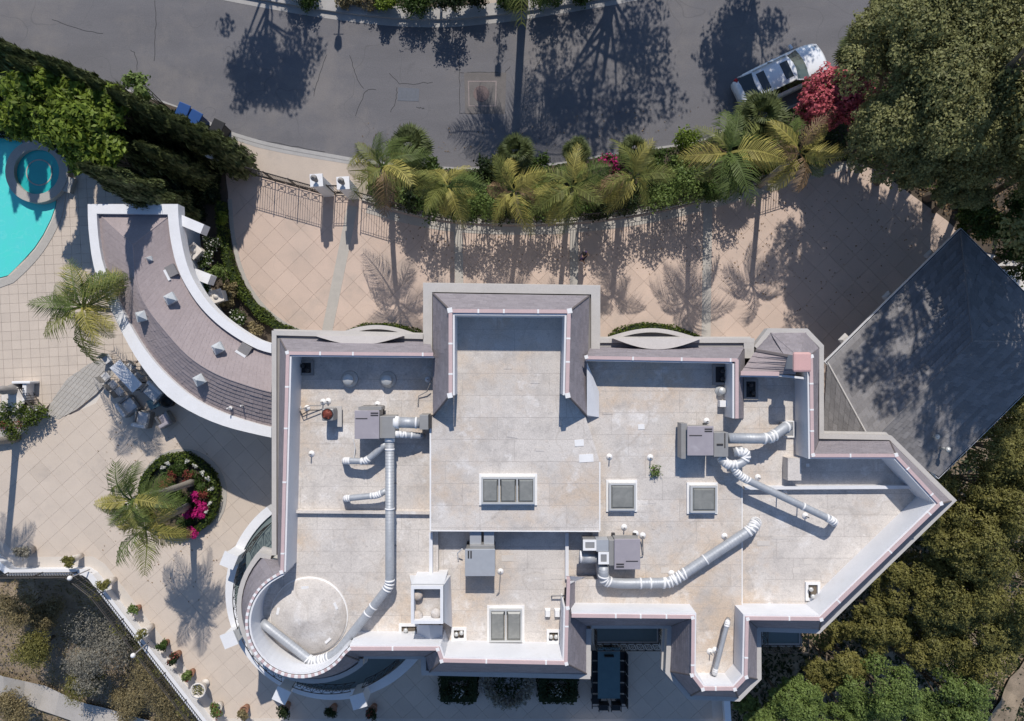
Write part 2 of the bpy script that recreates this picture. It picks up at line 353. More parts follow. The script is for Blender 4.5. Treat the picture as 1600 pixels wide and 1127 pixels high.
# ------------------------------------------------------------------ foliage
def leaves_mesh(name, pos, nrm, size, aspect=.55, fold=True):
    n = len(pos); nrm = nrm/np.maximum(1e-6, np.linalg.norm(nrm, axis=1, keepdims=True))
    r = nr.normal(size=(n, 3)); u = np.cross(nrm, r); u /= np.maximum(1e-6, np.linalg.norm(u, axis=1, keepdims=True)); v = np.cross(nrm, u)
    s = (size*nr.uniform(.45, 1.6, n))[:, None] if np.isscalar(size) else size[:, None]
    a = pos-u*s*.5; c = pos+u*s*.5; b = pos+v*s*aspect*.5; d = pos-v*s*aspect*.5
    co = np.stack([a, b, c, d], 1).reshape(-1, 3)
    return co, np.arange(4*n).reshape(-1, 4)
def np_mesh(name, co, quads, m, org=Vector((0, 0, 0))):
    me = bpy.data.meshes.new(name); nq = len(quads); co = co-np.array(org)
    me.vertices.add(len(co)); me.vertices.foreach_set('co', co.astype(np.float32).ravel())
    me.loops.add(nq*4); me.loops.foreach_set('vertex_index', quads.astype(np.int32).ravel())
    me.polygons.add(nq); me.polygons.foreach_set('loop_start', np.arange(0, nq*4, 4, dtype=np.int32)); me.polygons.foreach_set('loop_total', np.full(nq, 4, dtype=np.int32))
    me.materials.append(m); me.update(calc_edges=True); return me
def foliage(name, clumps, per, size, m, parent=None, aspect=.55, shell=.45, up=.35):
    """clumps: (x,y,z,r[,sz]) world; leaf quads spread through each"""
    cl = np.array([(c[0], c[1], c[2], c[3], c[4] if len(c) > 4 else .8) for c in clumps], float)
    k = np.repeat(np.arange(len(cl)), np.maximum(6, (per*(cl[:, 3]/cl[:, 3].max())**2).astype(int)))
    n = len(k); d = nr.normal(size=(n, 3)); d /= np.linalg.norm(d, axis=1, keepdims=True)
    rr = nr.uniform(shell, 1.08, n)**.7
    wob = 1+.22*np.sin(d[:, 0]*7+k)+.18*np.sin(d[:, 1]*9+k*2)
    off = d*(rr*wob*cl[k, 3])[:, None]; off[:, 2] *= cl[k, 4]
    pos = cl[k, :3]+off; nm = d*1.0+nr.normal(size=(n, 3))*.6; nm[:, 2] += up
    co, q = leaves_mesh(name, pos, nm, size, aspect)
    o0 = ORG[parent.name] if parent else Vector((0, 0, 0))
    me = np_mesh(name, co, q, m, o0); o = bpy.data.objects.new(name, me); COL.objects.link(o)
    if parent: o.parent = parent
    if 'flowers' in name: o['kind'] = 'stuff'
    ORG[o.name] = o0.copy(); return o
def core(clumps, name, m, parent, k=.6):
    mb = MB()
    for c in clumps: mb.ball((c[0], c[1], c[2]), c[3]*k, 7, 5, .8)
    return mb.build(name, m, parent)
def tree(name, label, cat, px, py, zc, R, z0, m, group=None, nclump=34, per=420, size=.16, flat=.6, seed=1, lean=0, cr=.34, aspect=.55, limbs=True, density=1.0, shell=.45, up=.35):
    """px,py: where the middle of the crown is seen; zc its height; z0 the ground under it"""
    g = random.Random(seed); c = P(px, py, zc); base = Vector((c.x+lean, c.y-lean*.3, z0))
    t = thing(name, base, label, cat, group); cl = []
    for i in range(nclump):
        a = g.uniform(0, 2*math.pi); e = g.uniform(-.35, 1); rr = g.uniform(.35, 1.0)**.6
        x = math.cos(a)*math.cos(e*1.3)*R*rr*g.uniform(.75, 1.08); y = math.sin(a)*math.cos(e*1.3)*R*rr*g.uniform(.75, 1.08)
        cl.append((c.x+x, c.y+y, c.z+math.sin(e*1.3)*R*flat*rr, R*cr*g.uniform(.6, 1.25), .75))
    mb = MB(); top = Vector((c.x, c.y, c.z+R*flat*.3)); mid = base.lerp(top, .5)+Vector((g.uniform(-.3, .3), g.uniform(-.3, .3), 0))
    tr = max(.07, R*.055)
    mb.tube([base-Vector((0, 0, .3)), base.lerp(mid, .5), mid, mid.lerp(top, .6), top], [tr*1.5, tr*1.1, tr*.9, tr*.6, tr*.25], 8)
    if limbs:
        for i in range(10):
            q = cl[g.randrange(len(cl))]; q = Vector(q[:3]); s = base.lerp(top, g.uniform(.4, .85)); w = s.lerp(q, .5)+Vector((g.uniform(-.3, .3), g.uniform(-.3, .3), g.uniform(0, .4)))
            mb.tube([s, w, q], [tr*.5, tr*.33, tr*.12], 6)
    mb.build('trunk', M['bark'], t)
    foliage('crown', cl, int(per*density), size, m, t, aspect, shell, up)
    return t
def bush(name, label, cat, px, py, zc, r, z0, m, group=None, seed=0, per=260, size=.12, nclump=7, m2=None, fl=0, flat=.7, aspect=.6):
    g = random.Random(seed+50); c = P(px, py, zc); t = thing(name, (c.x, c.y, z0), label, cat, group)
    cl = [(c.x+g.uniform(-1, 1)*r*.62, c.y+g.uniform(-1, 1)*r*.62, c.z+g.uniform(-.5, .5)*r*flat, r*g.uniform(.38, .58), .8) for _ in range(nclump)]
    foliage('foliage', cl, per, size, m, t, aspect)
    mb = MB()
    for k in range(4):
        q = cl[k % len(cl)]; mb.tube([(c.x, c.y, z0-.05), ((c.x+q[0])/2, (c.y+q[1])/2, (z0+q[2])/2+.1), q[:3]], [.035, .025, .012], 5)
    mb.build('stem', M['bark'], t)
    if m2 and fl:
        foliage('flowers', [(q[0], q[1], q[2]+.06, q[3]*.95, .8) for q in cl], fl, size*.9, m2, t, .9, .9)
    return t
# --- palms
def frond_mesh(name, L, m, seed, droop=1.0, nl=34, ll=.55, hang=.6, width=.05):
    g = random.Random(seed); vs = []; fs = []
    def pt(t):
        return Vector((L*(t*.95-.12*t*t*droop), L*.07*math.sin(t*2.5+seed)*t, L*(.38*t-.78*t*t*droop)))
    N_ = 9
    for i in range(N_+1):
        p = pt(i/N_); w = .022*(1-i/N_*.8)
        vs += [p+Vector((0, w, 0)), p+Vector((0, -w, 0)), p+Vector((0, 0, -w*1.2))]
    for i in range(N_):
        a = i*3; fs += [(a, a+3, a+4, a+1), (a+1, a+4, a+5, a+2), (a+2, a+5, a+3, a)]
    for i in range(nl):
        t = .14+.86*(i+.5)/nl; p = pt(t); tn = (pt(min(1, t+.02))-pt(t-.02)).normalized()
        l = ll*math.sin(math.pi*(.12+.84*t)**.8)*g.uniform(.85, 1.1)+.06
        for s in (1, -1):
            sd_ = Vector((-tn.y, tn.x, 0)).normalized()*s
            d = (sd_*1.0+tn*(.55+.5*t)+Vector((0, 0, g.uniform(-.15, .35)))).normalized()
            e1 = p+d*l*.55; e2 = p+d*l+Vector((0, 0, -hang*l*g.uniform(.2, 1.5)))
            w = tn*width*.5
            n = len(vs); vs += [p-w*.6, p+w*.6, e1+w, e1-w, e2]; fs += [(n, n+1, n+2, n+3), (n+3, n+2, n+4)]
    me = bpy.data.meshes.new(name); me.from_pydata([tuple(v) for v in vs], [], fs); me.materials.append(m); return me
FR = {}
for key, mm in (('g', 'palm_g'), ('m', 'palm'), ('y', 'palm_y'), ('d', 'dead')):
    FR[key] = [frond_mesh('frond', 1.0, M[mm], s, droop=dr, nl=30, ll=.29, hang=.8, width=.021) for s, dr in ((1, .7), (2, 1.05), (3, 1.4))]
def palm(name, label, px, py, zc, L, base=None, group=None, n=17, mix='gmmgy', seed=3, tr=.13, z0=0, label_cat='palm tree', up=1.0):
    g = random.Random(seed); c = P(px, py, zc); b = P(base[0], base[1], z0) if base else Vector((c.x+g.uniform(-.3, .3), c.y+g.uniform(-.2, .2), z0))
    t = thing(name, b, label, label_cat, group)
    pts = [b.lerp(c, k/6)+Vector((0, 0, 0)) for k in range(7)]
    side = Vector((c.x-b.x, c.y-b.y, 0))*.12
    for k in range(7): pts[k] = pts[k]-side*math.sin(math.pi*k/6); pts[k].z = z0+(c.z-z0)*k/6
    pts[0].z -= .1
    MB().tube(pts, [tr*1.5, tr*1.1, tr, tr, tr*.95, tr*.95, tr*.8], 10).build('trunk', M['palmtrunk'], t, True)
    MB().tube([c-Vector((0, 0, .7)), c-Vector((0, 0, .3)), c+Vector((0, 0, .15))], [tr*.8, tr*1.15, tr*.4], 9).build('crownshaft', M['palm_g'], t, True)
    off = g.uniform(0, 6.28)
    for k in range(n):
        key = mix[g.randrange(len(mix))]; me = FR[key][g.randrange(3)]
        o = bpy.data.objects.new('frond', me); COL.objects.link(o); o.parent = t; ORG[o.name] = c
        ring = k/n; el = (.75-1.25*ring)*up
        o.location = c-ORG[t.name]+Vector((0, 0, .1-.15*ring))
        o.rotation_euler = (g.uniform(-.9, .9), -el, off+k*2.399+g.uniform(-.35, .35)); s = L*g.uniform(.72, 1.18); o.scale = (s, s*g.uniform(.9, 1.1), s)
    return t
def fan_leaf_mesh(seed, m):
    g = random.Random(seed); vs = []; fs = []
    vs += [Vector((0, .012, 0)), Vector((0, -.012, 0)), Vector((.45, -.012, .06)), Vector((.45, .012, .06))]; fs += [(0, 1, 2, 3)]
    n = 26
    for i in range(n):
        a = -2.1+4.2*i/(n-1); r = .55*(1-.12*abs(a)/2.1)*g.uniform(.9, 1.08); w = .055
        c = Vector((.45, 0, .06)); d = Vector((math.cos(a), math.sin(a), 0)); s_ = Vector((-d.y, d.x, 0))
        z1 = .03*math.cos(i*math.pi); m_ = c+d*r*.6+Vector((0, 0, .05+z1*.5)); k = len(vs)
        vs += [c, m_+s_*w*.6, c+d*r+Vector((0, 0, -.06)), m_-s_*w*.6+Vector((0, 0, .025))]; fs += [(k, k+1, k+2, k+3)]
    me = bpy.data.meshes.new('fan_leaf'); me.from_pydata([tuple(v) for v in vs], [], fs); me.materials.append(m); return me
FAN = [fan_leaf_mesh(s, M['fan']) for s in (1, 2, 3)]
def fan_palm(label, px, py, zc, R, base=None, n=24, seed=1, group=None, z0=0):
    g = random.Random(seed); c = P(px, py, zc); b = P(base[0], base[1], z0) if base else Vector((c.x*.98, c.y*.98, z0))
    t = thing('fan_palm', b, label, 'palm tree', group)
    MB().tube([b-Vector((0, 0, .1)), b.lerp(c, .5), c], [.2, .16, .14], 9).build('trunk', M['bark'], t, True)
    for k in range(n):
        o = bpy.data.objects.new('fan_leaf', FAN[g.randrange(3)]); COL.objects.link(o); o.parent = t
        o.location = c-ORG[t.name]; r = k/n; o.rotation_euler = (g.uniform(-.4, .4), -(1.15-1.7*r), k*2.399); s = R*g.uniform(.85, 1.1); o.scale = (s, s, s)
    return t
def cypress(label, bx, by, h, r, seed, z0=0, group='cypresses screening the street side', m=None, world=None):
    g = random.Random(seed); b = world if world else P(bx, by, z0); t = thing('cypress_tree', b, label, 'cypress tree', group)
    MB().tube([b-Vector((0, 0, .1)), b+Vector((0, 0, h*.5)), b+Vector((0, 0, h*.95))], [.12, .08, .02], 7).build('trunk', M['bark'], t)
    n = int(2600*h*r/2.0); tt = nr.uniform(0, 1, n)**.8; a = nr.uniform(0, 2*math.pi, n)
    prof = np.clip(np.minimum(tt*9+.25, 1.0)*(1-tt)**.62*1.15, .02, 1)
    lump = 1+.22*np.sin(a*5+tt*19+seed)+.15*np.sin(a*3-tt*31)
    rad = r*prof*lump*nr.uniform(.7, 1.0, n)
    pos = np.stack([b.x+rad*np.cos(a), b.y+rad*np.sin(a), b.z+.2+tt*(h-.2)], 1)
    nm = np.stack([np.cos(a), np.sin(a), np.full(n, .25)], 1)+nr.normal(size=(n, 3))*.35
    nm /= np.linalg.norm(nm, axis=1, keepdims=True)
    # upright flame-shaped sprays
    u = np.cross(nm, np.array([0, 0, 1.0])); u /= np.maximum(1e-6, np.linalg.norm(u, axis=1, keepdims=True)); v = np.cross(u, nm)+np.array([0, 0, .5]); s = nr.uniform(.1, .26, n)[:, None]
    co = np.stack([pos-v*s*.5, pos+u*s*.22, pos+v*s*.9+nm*s*.2, pos-u*s*.22], 1).reshape(-1, 3)
    me = np_mesh('crown', co, np.arange(4*n).reshape(-1, 4), m or M['cyp'], b); o = bpy.data.objects.new('crown', me); COL.objects.link(o); o.parent = t
    mb = MB(); mb.lathe(b, [(r*.3, .1), (r*.62, h*.15), (r*.55, h*.45), (r*.3, h*.8), (.02, h*.97)], 9); mb.build('inner_foliage', m or M['cyp'], t)
    return t
def hedge(name, label, line, w, h, z0, m, cat='hedge', group=None, size=.09, dens=260, closed=False, parent=None):
    line = [Vector(p) for p in line]; b = line[0]; t = thing(name, (b.x, b.y, z0), label, cat, group) if not parent else parent
    n = len(line); mb = MB(); a = offset(line, w*.42, closed); c = offset(line, -w*.42, closed)
    P_ = []; Nn = []
    for i in range(n if closed else n-1):
        j = (i+1) % n
        mb.prism([c[i], c[j], a[j], a[i]], z0, z0+h*.9, True)
        L = (line[j]-line[i]).length; k = int(dens*L*(w+2*h)); tdir = (line[j]-line[i]).normalized(); s_ = Vector((-tdir.y, tdir.x, 0))
        for _ in range(k):
            u = rnd.random(); q = line[i].lerp(line[j], u); x = rnd.random()*(w+2*h)
            lump = .03*math.sin(q.x*5)+.03*math.sin(q.y*6.3)
            if x < w: p = q+s_*(x-w/2); z = z0+h+lump+rnd.uniform(-.05, .05); nn = (0, 0, 1)
            else:
                sg = 1 if x < w+h else -1; z = z0+((x-w) % h); p = q+s_*sg*(w/2+lump+rnd.uniform(-.05, .05)); nn = s_*sg
            P_.append((p.x, p.y, z)); Nn.append(tuple(nn))
    mb.build('hedge_core', M['leaf_dark'], t)
    pos = np.array(P_); nm = np.array(Nn)+nr.normal(size=pos.shape)*.5
    co, q = leaves_mesh('leaves', pos, nm, size, .7); me = np_mesh('foliage', co, q, m, ORG[t.name]); o = bpy.data.objects.new('foliage', me); COL.objects.link(o); o.parent = t
    return t
def scatter_cover(name, poly, z0, z1, n, size, m, label=None, aspect=.6):
    xs = [p[0] for p in poly]; ys = [p[1] for p in poly]; out = []
    def inside(x, y):
        r = False; j = len(poly)-1
        for i in range(len(poly)):
            if (poly[i][1] > y) != (poly[j][1] > y) and x < (poly[j][0]-poly[i][0])*(y-poly[i][1])/(poly[j][1]-poly[i][1])+poly[i][0]: r = not r
            j = i
        return r
    while len(out) < n:
        x = rnd.uniform(min(xs), max(xs)); y = rnd.uniform(min(ys), max(ys))
        if inside(x, y): out.append((x, y, rnd.uniform(z0, z1)*(.5+.5*abs(math.sin(x*1.7+math.sin(y*2.1)*2)))+z0*.0))
    pos = np.array(out); nm = nr.normal(size=pos.shape)*.5; nm[:, 2] += 1
    co, q = leaves_mesh(name, pos, nm, size, aspect); me = np_mesh(name, co, q, m); o = bpy.data.objects.new(name, me); COL.objects.link(o)
    return tag(o, label, 'ground cover', None, 'stuff')
# --- shingles on a face: a,b lower edge, d,c upper edge
def shingles(mb, a, b, c, d, course=.19, width=.30, proud=.016, seed=0):
    a, b, c, d = map(Vector, (a, b, c, d)); nrm = (b-a).cross(d-a)+(c-b).cross(d-b)
    if nrm.length < 1e-6: nrm = Vector((0, 0, 1))
    nrm.normalize()
    if nrm.z < 0: nrm = -nrm
    rows = max(1, round((((a+b)/2-(c+d)/2).length)/course))
    def Q(u, v): return (a.lerp(b, u)).lerp(d.lerp(c, u), v)
    for q in range(rows): mb.quad(Q(0, q/rows)-nrm*.003, Q(1, q/rows)-nrm*.003, Q(1, (q+1)/rows)-nrm*.003, Q(0, (q+1)/rows)-nrm*.003)
    for r in range(rows):
        v0, v1 = r/rows, (r+1)/rows
        L = (Q(1, v0)-Q(0, v0)).length; n = max(1, round(L/width)); ofs = (.5 if (r+seed) % 2 else 0)
        edges = sorted(set([0]+[(k+ofs)/n for k in range(n+1) if 0 < (k+ofs)/n < 1]+[1])); g = .003/max(L, .1)
        for k in range(len(edges)-1):
            u0, u1 = edges[k]+g, edges[k+1]-g
            if u1 <= u0: continue
            h = nrm*(proud*rnd.uniform(.7, 1.3)); e = nrm*.002
            p0, p1, p2, p3 = Q(u0, v0), Q(u1, v0), Q(u1, v1), Q(u0, v1)
            mb.add([p0+h, p1+h, p2+e, p3+e, p0, p1], [(0, 1, 2, 3), (4, 5, 1, 0)])
# ------------------------------------------------------------------ terrain
lot = [P(*p) for p in [(-1500, 760), (-60, 800), (25, 889), (140, 889), (152, 896), (332, 1128), (345, 1150), (1130, 1150), (1128, 1060), (1150, 985), (1240, 860), (1376, 730), (1500, 612), (1600, 512), (1720, 400), (2400, 200), (2400, -1500), (-1500, -1500)]]
def sdist(x, y, poly):
    ins = False; dm = 1e9; j = len(poly)-1
    for i in range(len(poly)):
        ax, ay, bx, by = poly[j][0], poly[j][1], poly[i][0], poly[i][1]
        if (by > y) != (ay > y) and x < (ax-bx)*(y-by)/(ay-by)+bx: ins = not ins
        dx, dy = bx-ax, by-ay; t = max(0, min(1, ((x-ax)*dx+(y-ay)*dy)/(dx*dx+dy*dy))); dm = min(dm, math.hypot(x-ax-dx*t, y-ay-dy*t)); j = i
    return -dm if ins else dm
def hgt(x, y):
    d = sdist(x, y, lot)+1.1
    if d <= 0: return -.16
    n = .25*math.sin(x*.7)*math.cos(y*.6)+.12*math.sin(x*2.1+y*1.7)
    return -.16-4.2*min(1, d/1.0)-min(5, d*.16)+n*min(1, d/2)
mb = MB(); cs = []
v = -190
while v < 190: cs.append(v); v += 1.0 if abs(v) < 36 else 12
nn = len(cs)
mb.v = [Vector((x, y, hgt(x, y))) for y in cs for x in cs]
mb.f = [(j*nn+i, j*nn+i+1, (j+1)*nn+i+1, (j+1)*nn+i) for j in range(nn-1) for i in range(nn-1)]
tag(mb.build('ground', M['dry'], None, True), 'dry brown hillside falling away below the terrace', None, None, 'structure')
def sheet(name, pts, z0, z1, m, label=None, kind='structure'):
    o = MB().prism(pts, z0, z1).build(name, m); return tag(o, label, None, None, kind)
# terrace slab (retaining block) under the whole lot, edges as walls
slabp = [P(*p) for p in [(-500, 780), (-60, 802), (26, 891), (139, 891), (151, 898), (331, 1129), (345, 1150), (1135, 1150), (1130, 1060), (1155, 985), (1245, 862), (1378, 733), (1500, 615), (1600, 515), (1700, 420), (1720, 200), (1480, 340), (1330, 225), (340, 225), (-500, -20)]]
sheet('terrace_slab', slabp, -6.0, -.10, M['wall'], 'rendered retaining block carrying the paved terraces')
# street
road_n = [(-300, -140), (150, -50), (300, -10), (400, 10), (504, 28), (611, 41), (700, 43), (751, 38), (800, 33), (900, 17), (984, 3), (1060, -15), (1250, -80), (1800, -300)]
road_s = [(-300, -20), (0, 72), (150, 122), (300, 172), (345, 200), (402, 218), (447, 228), (507, 238.5), (560, 248), (640, 258), (760, 263), (865, 256), (946, 240), (1040, 228), (1104, 217), (1150, 190), (1250, 162), (1340, 110), (1450, 20), (1800, -200)]
rn = smooth_line(PL(road_n), 2); rs = smooth_line(PL(road_s), 2)
sheet('street', rn+rs[::-1], -.3, -.05, M['asphalt'], 'grey asphalt street curving past the property')
# gutter, kerb and footpath on the far side
g1 = offset(rn, 0); g2 = offset(rn, .34)
MB().strip(rn, 0, .34, -.3, -.042).build('gutter_strip', M['kerb']); tag(bpy.data.objects['gutter_strip'], 'pale concrete gutter along the far kerb', None, None, 'structure')
o = MB().strip(rn, .34, .5, -.3, .10).build('kerb', M['kerb']); tag(o, 'concrete kerb on the far side of the street', None, None, 'structure')
o = MB().strip(rn, .5, .95, -.3, .085).build('footpath', M['kerb']); tag(o, 'narrow concrete footpath behind the far kerb', None, None, 'structure')
far = offset(rn, .95); farb = offset(rn, 9)
sheet('verge', far+farb[::-1], -.3, .05, M['soil'], 'planted soil verge beyond the far footpath')
sheet('far_driveway', PL([(742, 28), (800, 18), (806, -60), (738, -60)]), 0, .075, M['apron'], 'pale driveway leaving the far footpath')
# near kerb and apron
o = MB().strip(rs, -.02, -.2, -.3, .02).build('kerb', M['kerb']); tag(o, 'weathered concrete kerb on the near side of the street', None, None, 'structure')
apron = PL([(344, 203), (402, 221), (447, 231), (507, 241.5), (560, 251), (585, 262), (570, 315), (500, 298), (360, 262), (340, 240)])
sheet('driveway_apron', apron, -.3, .0, M['apron'], 'tan concrete apron between street and gate')
sheet('apron_gutter', PL([(352, 207), (402, 223), (447, 233), (507, 243), (556, 252), (555, 258), (505, 250), (445, 240), (400, 230), (352, 214)]), -.1, .006, M['kerb'], 'grey gutter band along the driveway apron')
# planting bed behind the kerb
bedp = smooth_line(PL([(575, 256), (640, 262), (760, 267), (865, 260), (946, 244), (1040, 232), (1104, 221), (1150, 196), (1250, 168), (1340, 118), (1420, 60)]), 1)+smooth_line(PL([(1500, 330), (1345, 238), (1180, 286), (1060, 320), (960, 338), (850, 347), (720, 346), (640, 334), (575, 314)]), 1)
sheet('planting_bed', bedp, -.3, .03, M['soil'], 'dark soil bed of palms between street and driveway')
# driveway with diagonal tiles
drv = smooth_line(PL([(350, 262), (500, 300), (560, 312), (640, 336), (720, 350), (850, 353), (960, 343), (1060, 325), (1180, 291), (1340, 243)]), 1)+PL([(1480, 345), (1560, 420), (1400, 700), (1280, 700), (700, 620), (500, 580), (470, 523), (430, 497), (392, 452), (368, 390), (358, 340), (356, 300)])
D = sheet('driveway', drv, -.3, -.022, M['grout'], 'tan driveway court paved with diagonal slabs')
tiles('paving_slab', drv, D, M['tan'], .93, .93, math.radians(45), -.05, 0.0, .0085)
# borders and bands on the driveway
bl = smooth_line(PL([(575, 320), (640, 338), (720, 352), (850, 355), (960, 345), (1060, 327), (1180, 293), (1340, 245)]), 2)
mbk = MB().strip(bl, -.03, -.42, -.02, .012); mbk.build('border_band', M['stonestrip'], D)
for x0, y0, x1, y1, w in [(551, 322, 509, 528, .52), (716, 356, 718, 470, .42), (897, 352, 897, 470, .42), (1106, 312, 1103, 540, .45)]:
    MB().strip([P(x0, y0), P(x1, y1)], -w/2, w/2, -.02, .008).build('stone_band', M['stonestrip'], D)
hl = smooth_line(PL([(356, 312), (360, 370), (375, 432), (405, 480), (445, 512), (480, 525)]), 2)
MB().strip(hl, -.0, .2, -.05, .02).build('edging_kerb', M['stonestrip'], D)
# patio (lower-left), pool deck (upper-left), south terrace
patio = PL([(-60, 640), (0, 690), (75, 650), (80, 648), (110, 648), (150, 630), (185, 570), (300, 560), (480, 640), (560, 900), (640, 900), (900, 850), (1120, 850), (1130, 1060), (1135, 1150), (345, 1150), (331, 1129), (151, 898), (139, 891), (26, 891), (-60, 802)])
PT = sheet('patio', patio, -.3, -.022, M['grout'], 'beige patio wrapping the west and south of the house')
tiles('paving_slab', patio, PT, M['tan2'], .80, .80, math.radians(42), -.05, 0.0, .008)
deck = PL([(-60, 440), (5, 438), (55, 390), (86, 340), (92, 310), (150, 250), (350, 240), (355, 330), (300, 420), (235, 540), (200, 580), (178, 585), (148, 570), (90, 618), (60, 650), (-60, 660)])
DK = sheet('pool_deck', deck, -.3, -.022, M['grout'], 'beige tiled deck beside the swimming pool')
tiles('deck_tile', deck, DK, M['tan2'], .46, .46, math.radians(3), -.05, 0.0, .010)
stp = smooth_line(PL([(176, 540), (120, 590), (78, 648)]), 2)+smooth_line(PL([(95, 665), (150, 620), (182, 572)]), 2)
ST = sheet('curved_path', PL([(176, 556), (140, 568), (105, 592), (80, 628), (72, 650), (92, 655), (120, 640), (150, 616), (178, 585)]), -.2, .006, M['grout'], 'curved grey stone path between pool deck and patio')
tiles('path_stone', PL([(176, 556), (140, 568), (105, 592), (80, 628), (72, 650), (92, 655), (120, 640), (150, 616), (178, 585)]), ST, M['stonestrip'], .32, .18, math.radians(48), -.02, .02, .012, .5, jz=.003, minar=.008)
# pool and spa
pw = PL([(-300, 200), (5, 215), (40, 222), (88, 300), (84, 330), (60, 378), (30, 412), (5, 436), (-300, 500)])
sheet('pool_water', smooth_line(pw[:], 1), -.28, -.055, M['water'], 'turquoise swimming pool water')
cp = smooth_line(PL([(92, 300), (88, 335), (63, 383), (33, 417), (5, 441), (-300, 510)]), 2)
o = MB().strip(cp, -.02, .36, -.3, .02).build('pool_coping', M['stonestrip']); tag(o, 'pale stone coping around the pool edge', None, None, 'structure')
sc = P(57, 268, .3); SP = thing('spa', (sc.x, sc.y, 0), 'round raised spa pool with stone rim beside the turquoise pool', 'spa')
def ring(mb, c, r0, r1, z0, z1, n=40, a0=0, a1=2*math.pi):
    full = abs(a1-a0) > 6.2
    for k in range(n):
        p = a0+(a1-a0)*k/n; q = a0+(a1-a0)*(k+1)/n
        mb.prism([(c[0]+r0*math.cos(p), c[1]+r0*math.sin(p)), (c[0]+r1*math.cos(p), c[1]+r1*math.sin(p)), (c[0]+r1*math.cos(q), c[1]+r1*math.sin(q)), (c[0]+r0*math.cos(q), c[1]+r0*math.sin(q))], z0, z1, True)
    return mb
ring(MB(), sc, 1.12, 1.55, -.3, .3).build('stone_rim', M['stonestrip'], SP)
ring(MB(), sc, .62, 1.118, -.3, -.02).build('bench_step', M['spawater'], SP)
MB().lathe((sc.x, sc.y, 0), [(1.115, -.3), (1.115, .1)], 40).build('spa_water', M['spawater'], SP)
ring(MB(), sc, .6, .66, .1, .115).build('step_edge', M['stonestrip'], SP)
hd = P(110, 290, .1); MB().box((hd.x, hd.y, .12), (.38, .75, .3), -.3).build('entry_step', M['stonestrip'], SP)
# hillside path at the lower left
def drape(name, pts_px, zr, w, m, label):
    ln = smooth_line([P(x, y, zr) for x, y in pts_px], 2); a = offset(ln, w/2); b = offset(ln, -w/2); mb_ = MB()
    for i in range(len(ln)-1):
        q = []
        for p in (a[i], a[i+1], b[i+1], b[i]): q.append(Vector((p.x, p.y, hgt(p.x, p.y)+.3)))
        mb_.quad(*q)
    return tag(mb_.build(name, m, None, True), label, None, None, 'structure')
drape('dirt_path', [(-80, 1050), (60, 1085), (150, 1115), (260, 1142), (360, 1190)], -6, 1.5, M['path'], 'pale dirt path crossing the hillside below the terrace')
drape('dirt_path', [(1640, 1020), (1590, 1080), (1560, 1140), (1540, 1200)], -7, 1.6, M['dry'], 'bare dirt track at the foot of the eastern trees')
# ------------------------------------------------------------------ THE HOUSE
ZE, ZC = 6.9, 8.6
HOUSE = thing('house', P(800, 760, 0), 'large pale stucco house with a flat white roof, ducts and mauve shingled mansard edges', 'house')
def arc(cx, cy, r, a0, a1, n): return [(cx+r*math.cos(math.radians(a0+(a1-a0)*k/n)), cy+r*math.sin(math.radians(a0+(a1-a0)*k/n))) for k in range(n+1)]
NA = 30
Qr = arc(490, 948, 121, 44, 231, NA); Mr = arc(488.5, 950, 110, 42, 232, NA); Cr = arc(469, 974, 84, 28, 249, NA)
trip = [((424, 516), (438, 530), (449, 551)), ((661, 522), (672, 535), (677, 553))]
left_seg = [((424, 868), (434, 876), (440, 894))]+trip
right_seg = [((936, 528), (922, 543), (916, 558)), ((1179, 528), (1163, 543), (1152, 562))]
east_seg = [((1288, 541), (1278, 546), (1268, 557)), ((1288, 678), (1278, 690), (1270, 711)), ((1393, 680), (1390, 689), (1400, 711)), ((1496, 782), (1486, 783), (1470, 787)), ((1281, 991), (1280, 984), (1283, 968)),
    ((1190, 988), (1183, 981), (1168, 967)), ((1190.5, 1062), (1183, 1061), (1166, 1058)), ((1156, 1097), (1153, 1090), (1148, 1077)), ((1075, 1094), (1079, 1087), (1098, 1077)), ((1039, 1052), (1047, 1049), (1081, 1055)),
    ((1042, 983), (1048, 978), (1082, 965)), ((924, 983), (918, 978), (893, 963)), ]
south_seg = [((924, 983), (917, 978), (887, 950)), ((923, 1062), (917, 1053), (885, 1037)), ((658, 1056), (671, 1050), (690, 1033)), ((657.5, 1031), (664, 1026), (684, 1014.5)), ((568, 1030), (561, 1026), (546, 1014.5))]
rot_seg = [((568, 1030), (561, 1026), (546, 1014.5))]+[(Qr[k], Mr[k], Cr[k]) for k in range(1, NA)]+[((424, 868), (434, 876), (440, 894))]
close_seg = [((424, 868), (434, 876), (440, 894)), ((424, 516), (438, 530), (449, 551))]
# flat outline of the house (for walls)
outline = [t[0] for t in left_seg[1:]]+[(661, 442), (938, 446), (936, 528), (1179, 528), (1200, 513), (1262, 513)]+[t[0] for t in east_seg[:-1]]+[(924, 983), (923, 1062), (658, 1056), (657.5, 1031)]+[t[0] for t in rot_seg]
OW = PL(outline, ZE)
wl_ = offset(OW, -.5, True)      # clockwise picture order: inside is on the right
mbw = MB(); n = len(wl_)
for i in range(n):
    a, b = wl_[i], wl_[(i+1) % n]
    mbw.quad((a.x, a.y, -.1), (b.x, b.y, -.1), (b.x, b.y, 6.62), (a.x, a.y, 6.62))
mbw.build('wall', M['wall'], HOUSE)
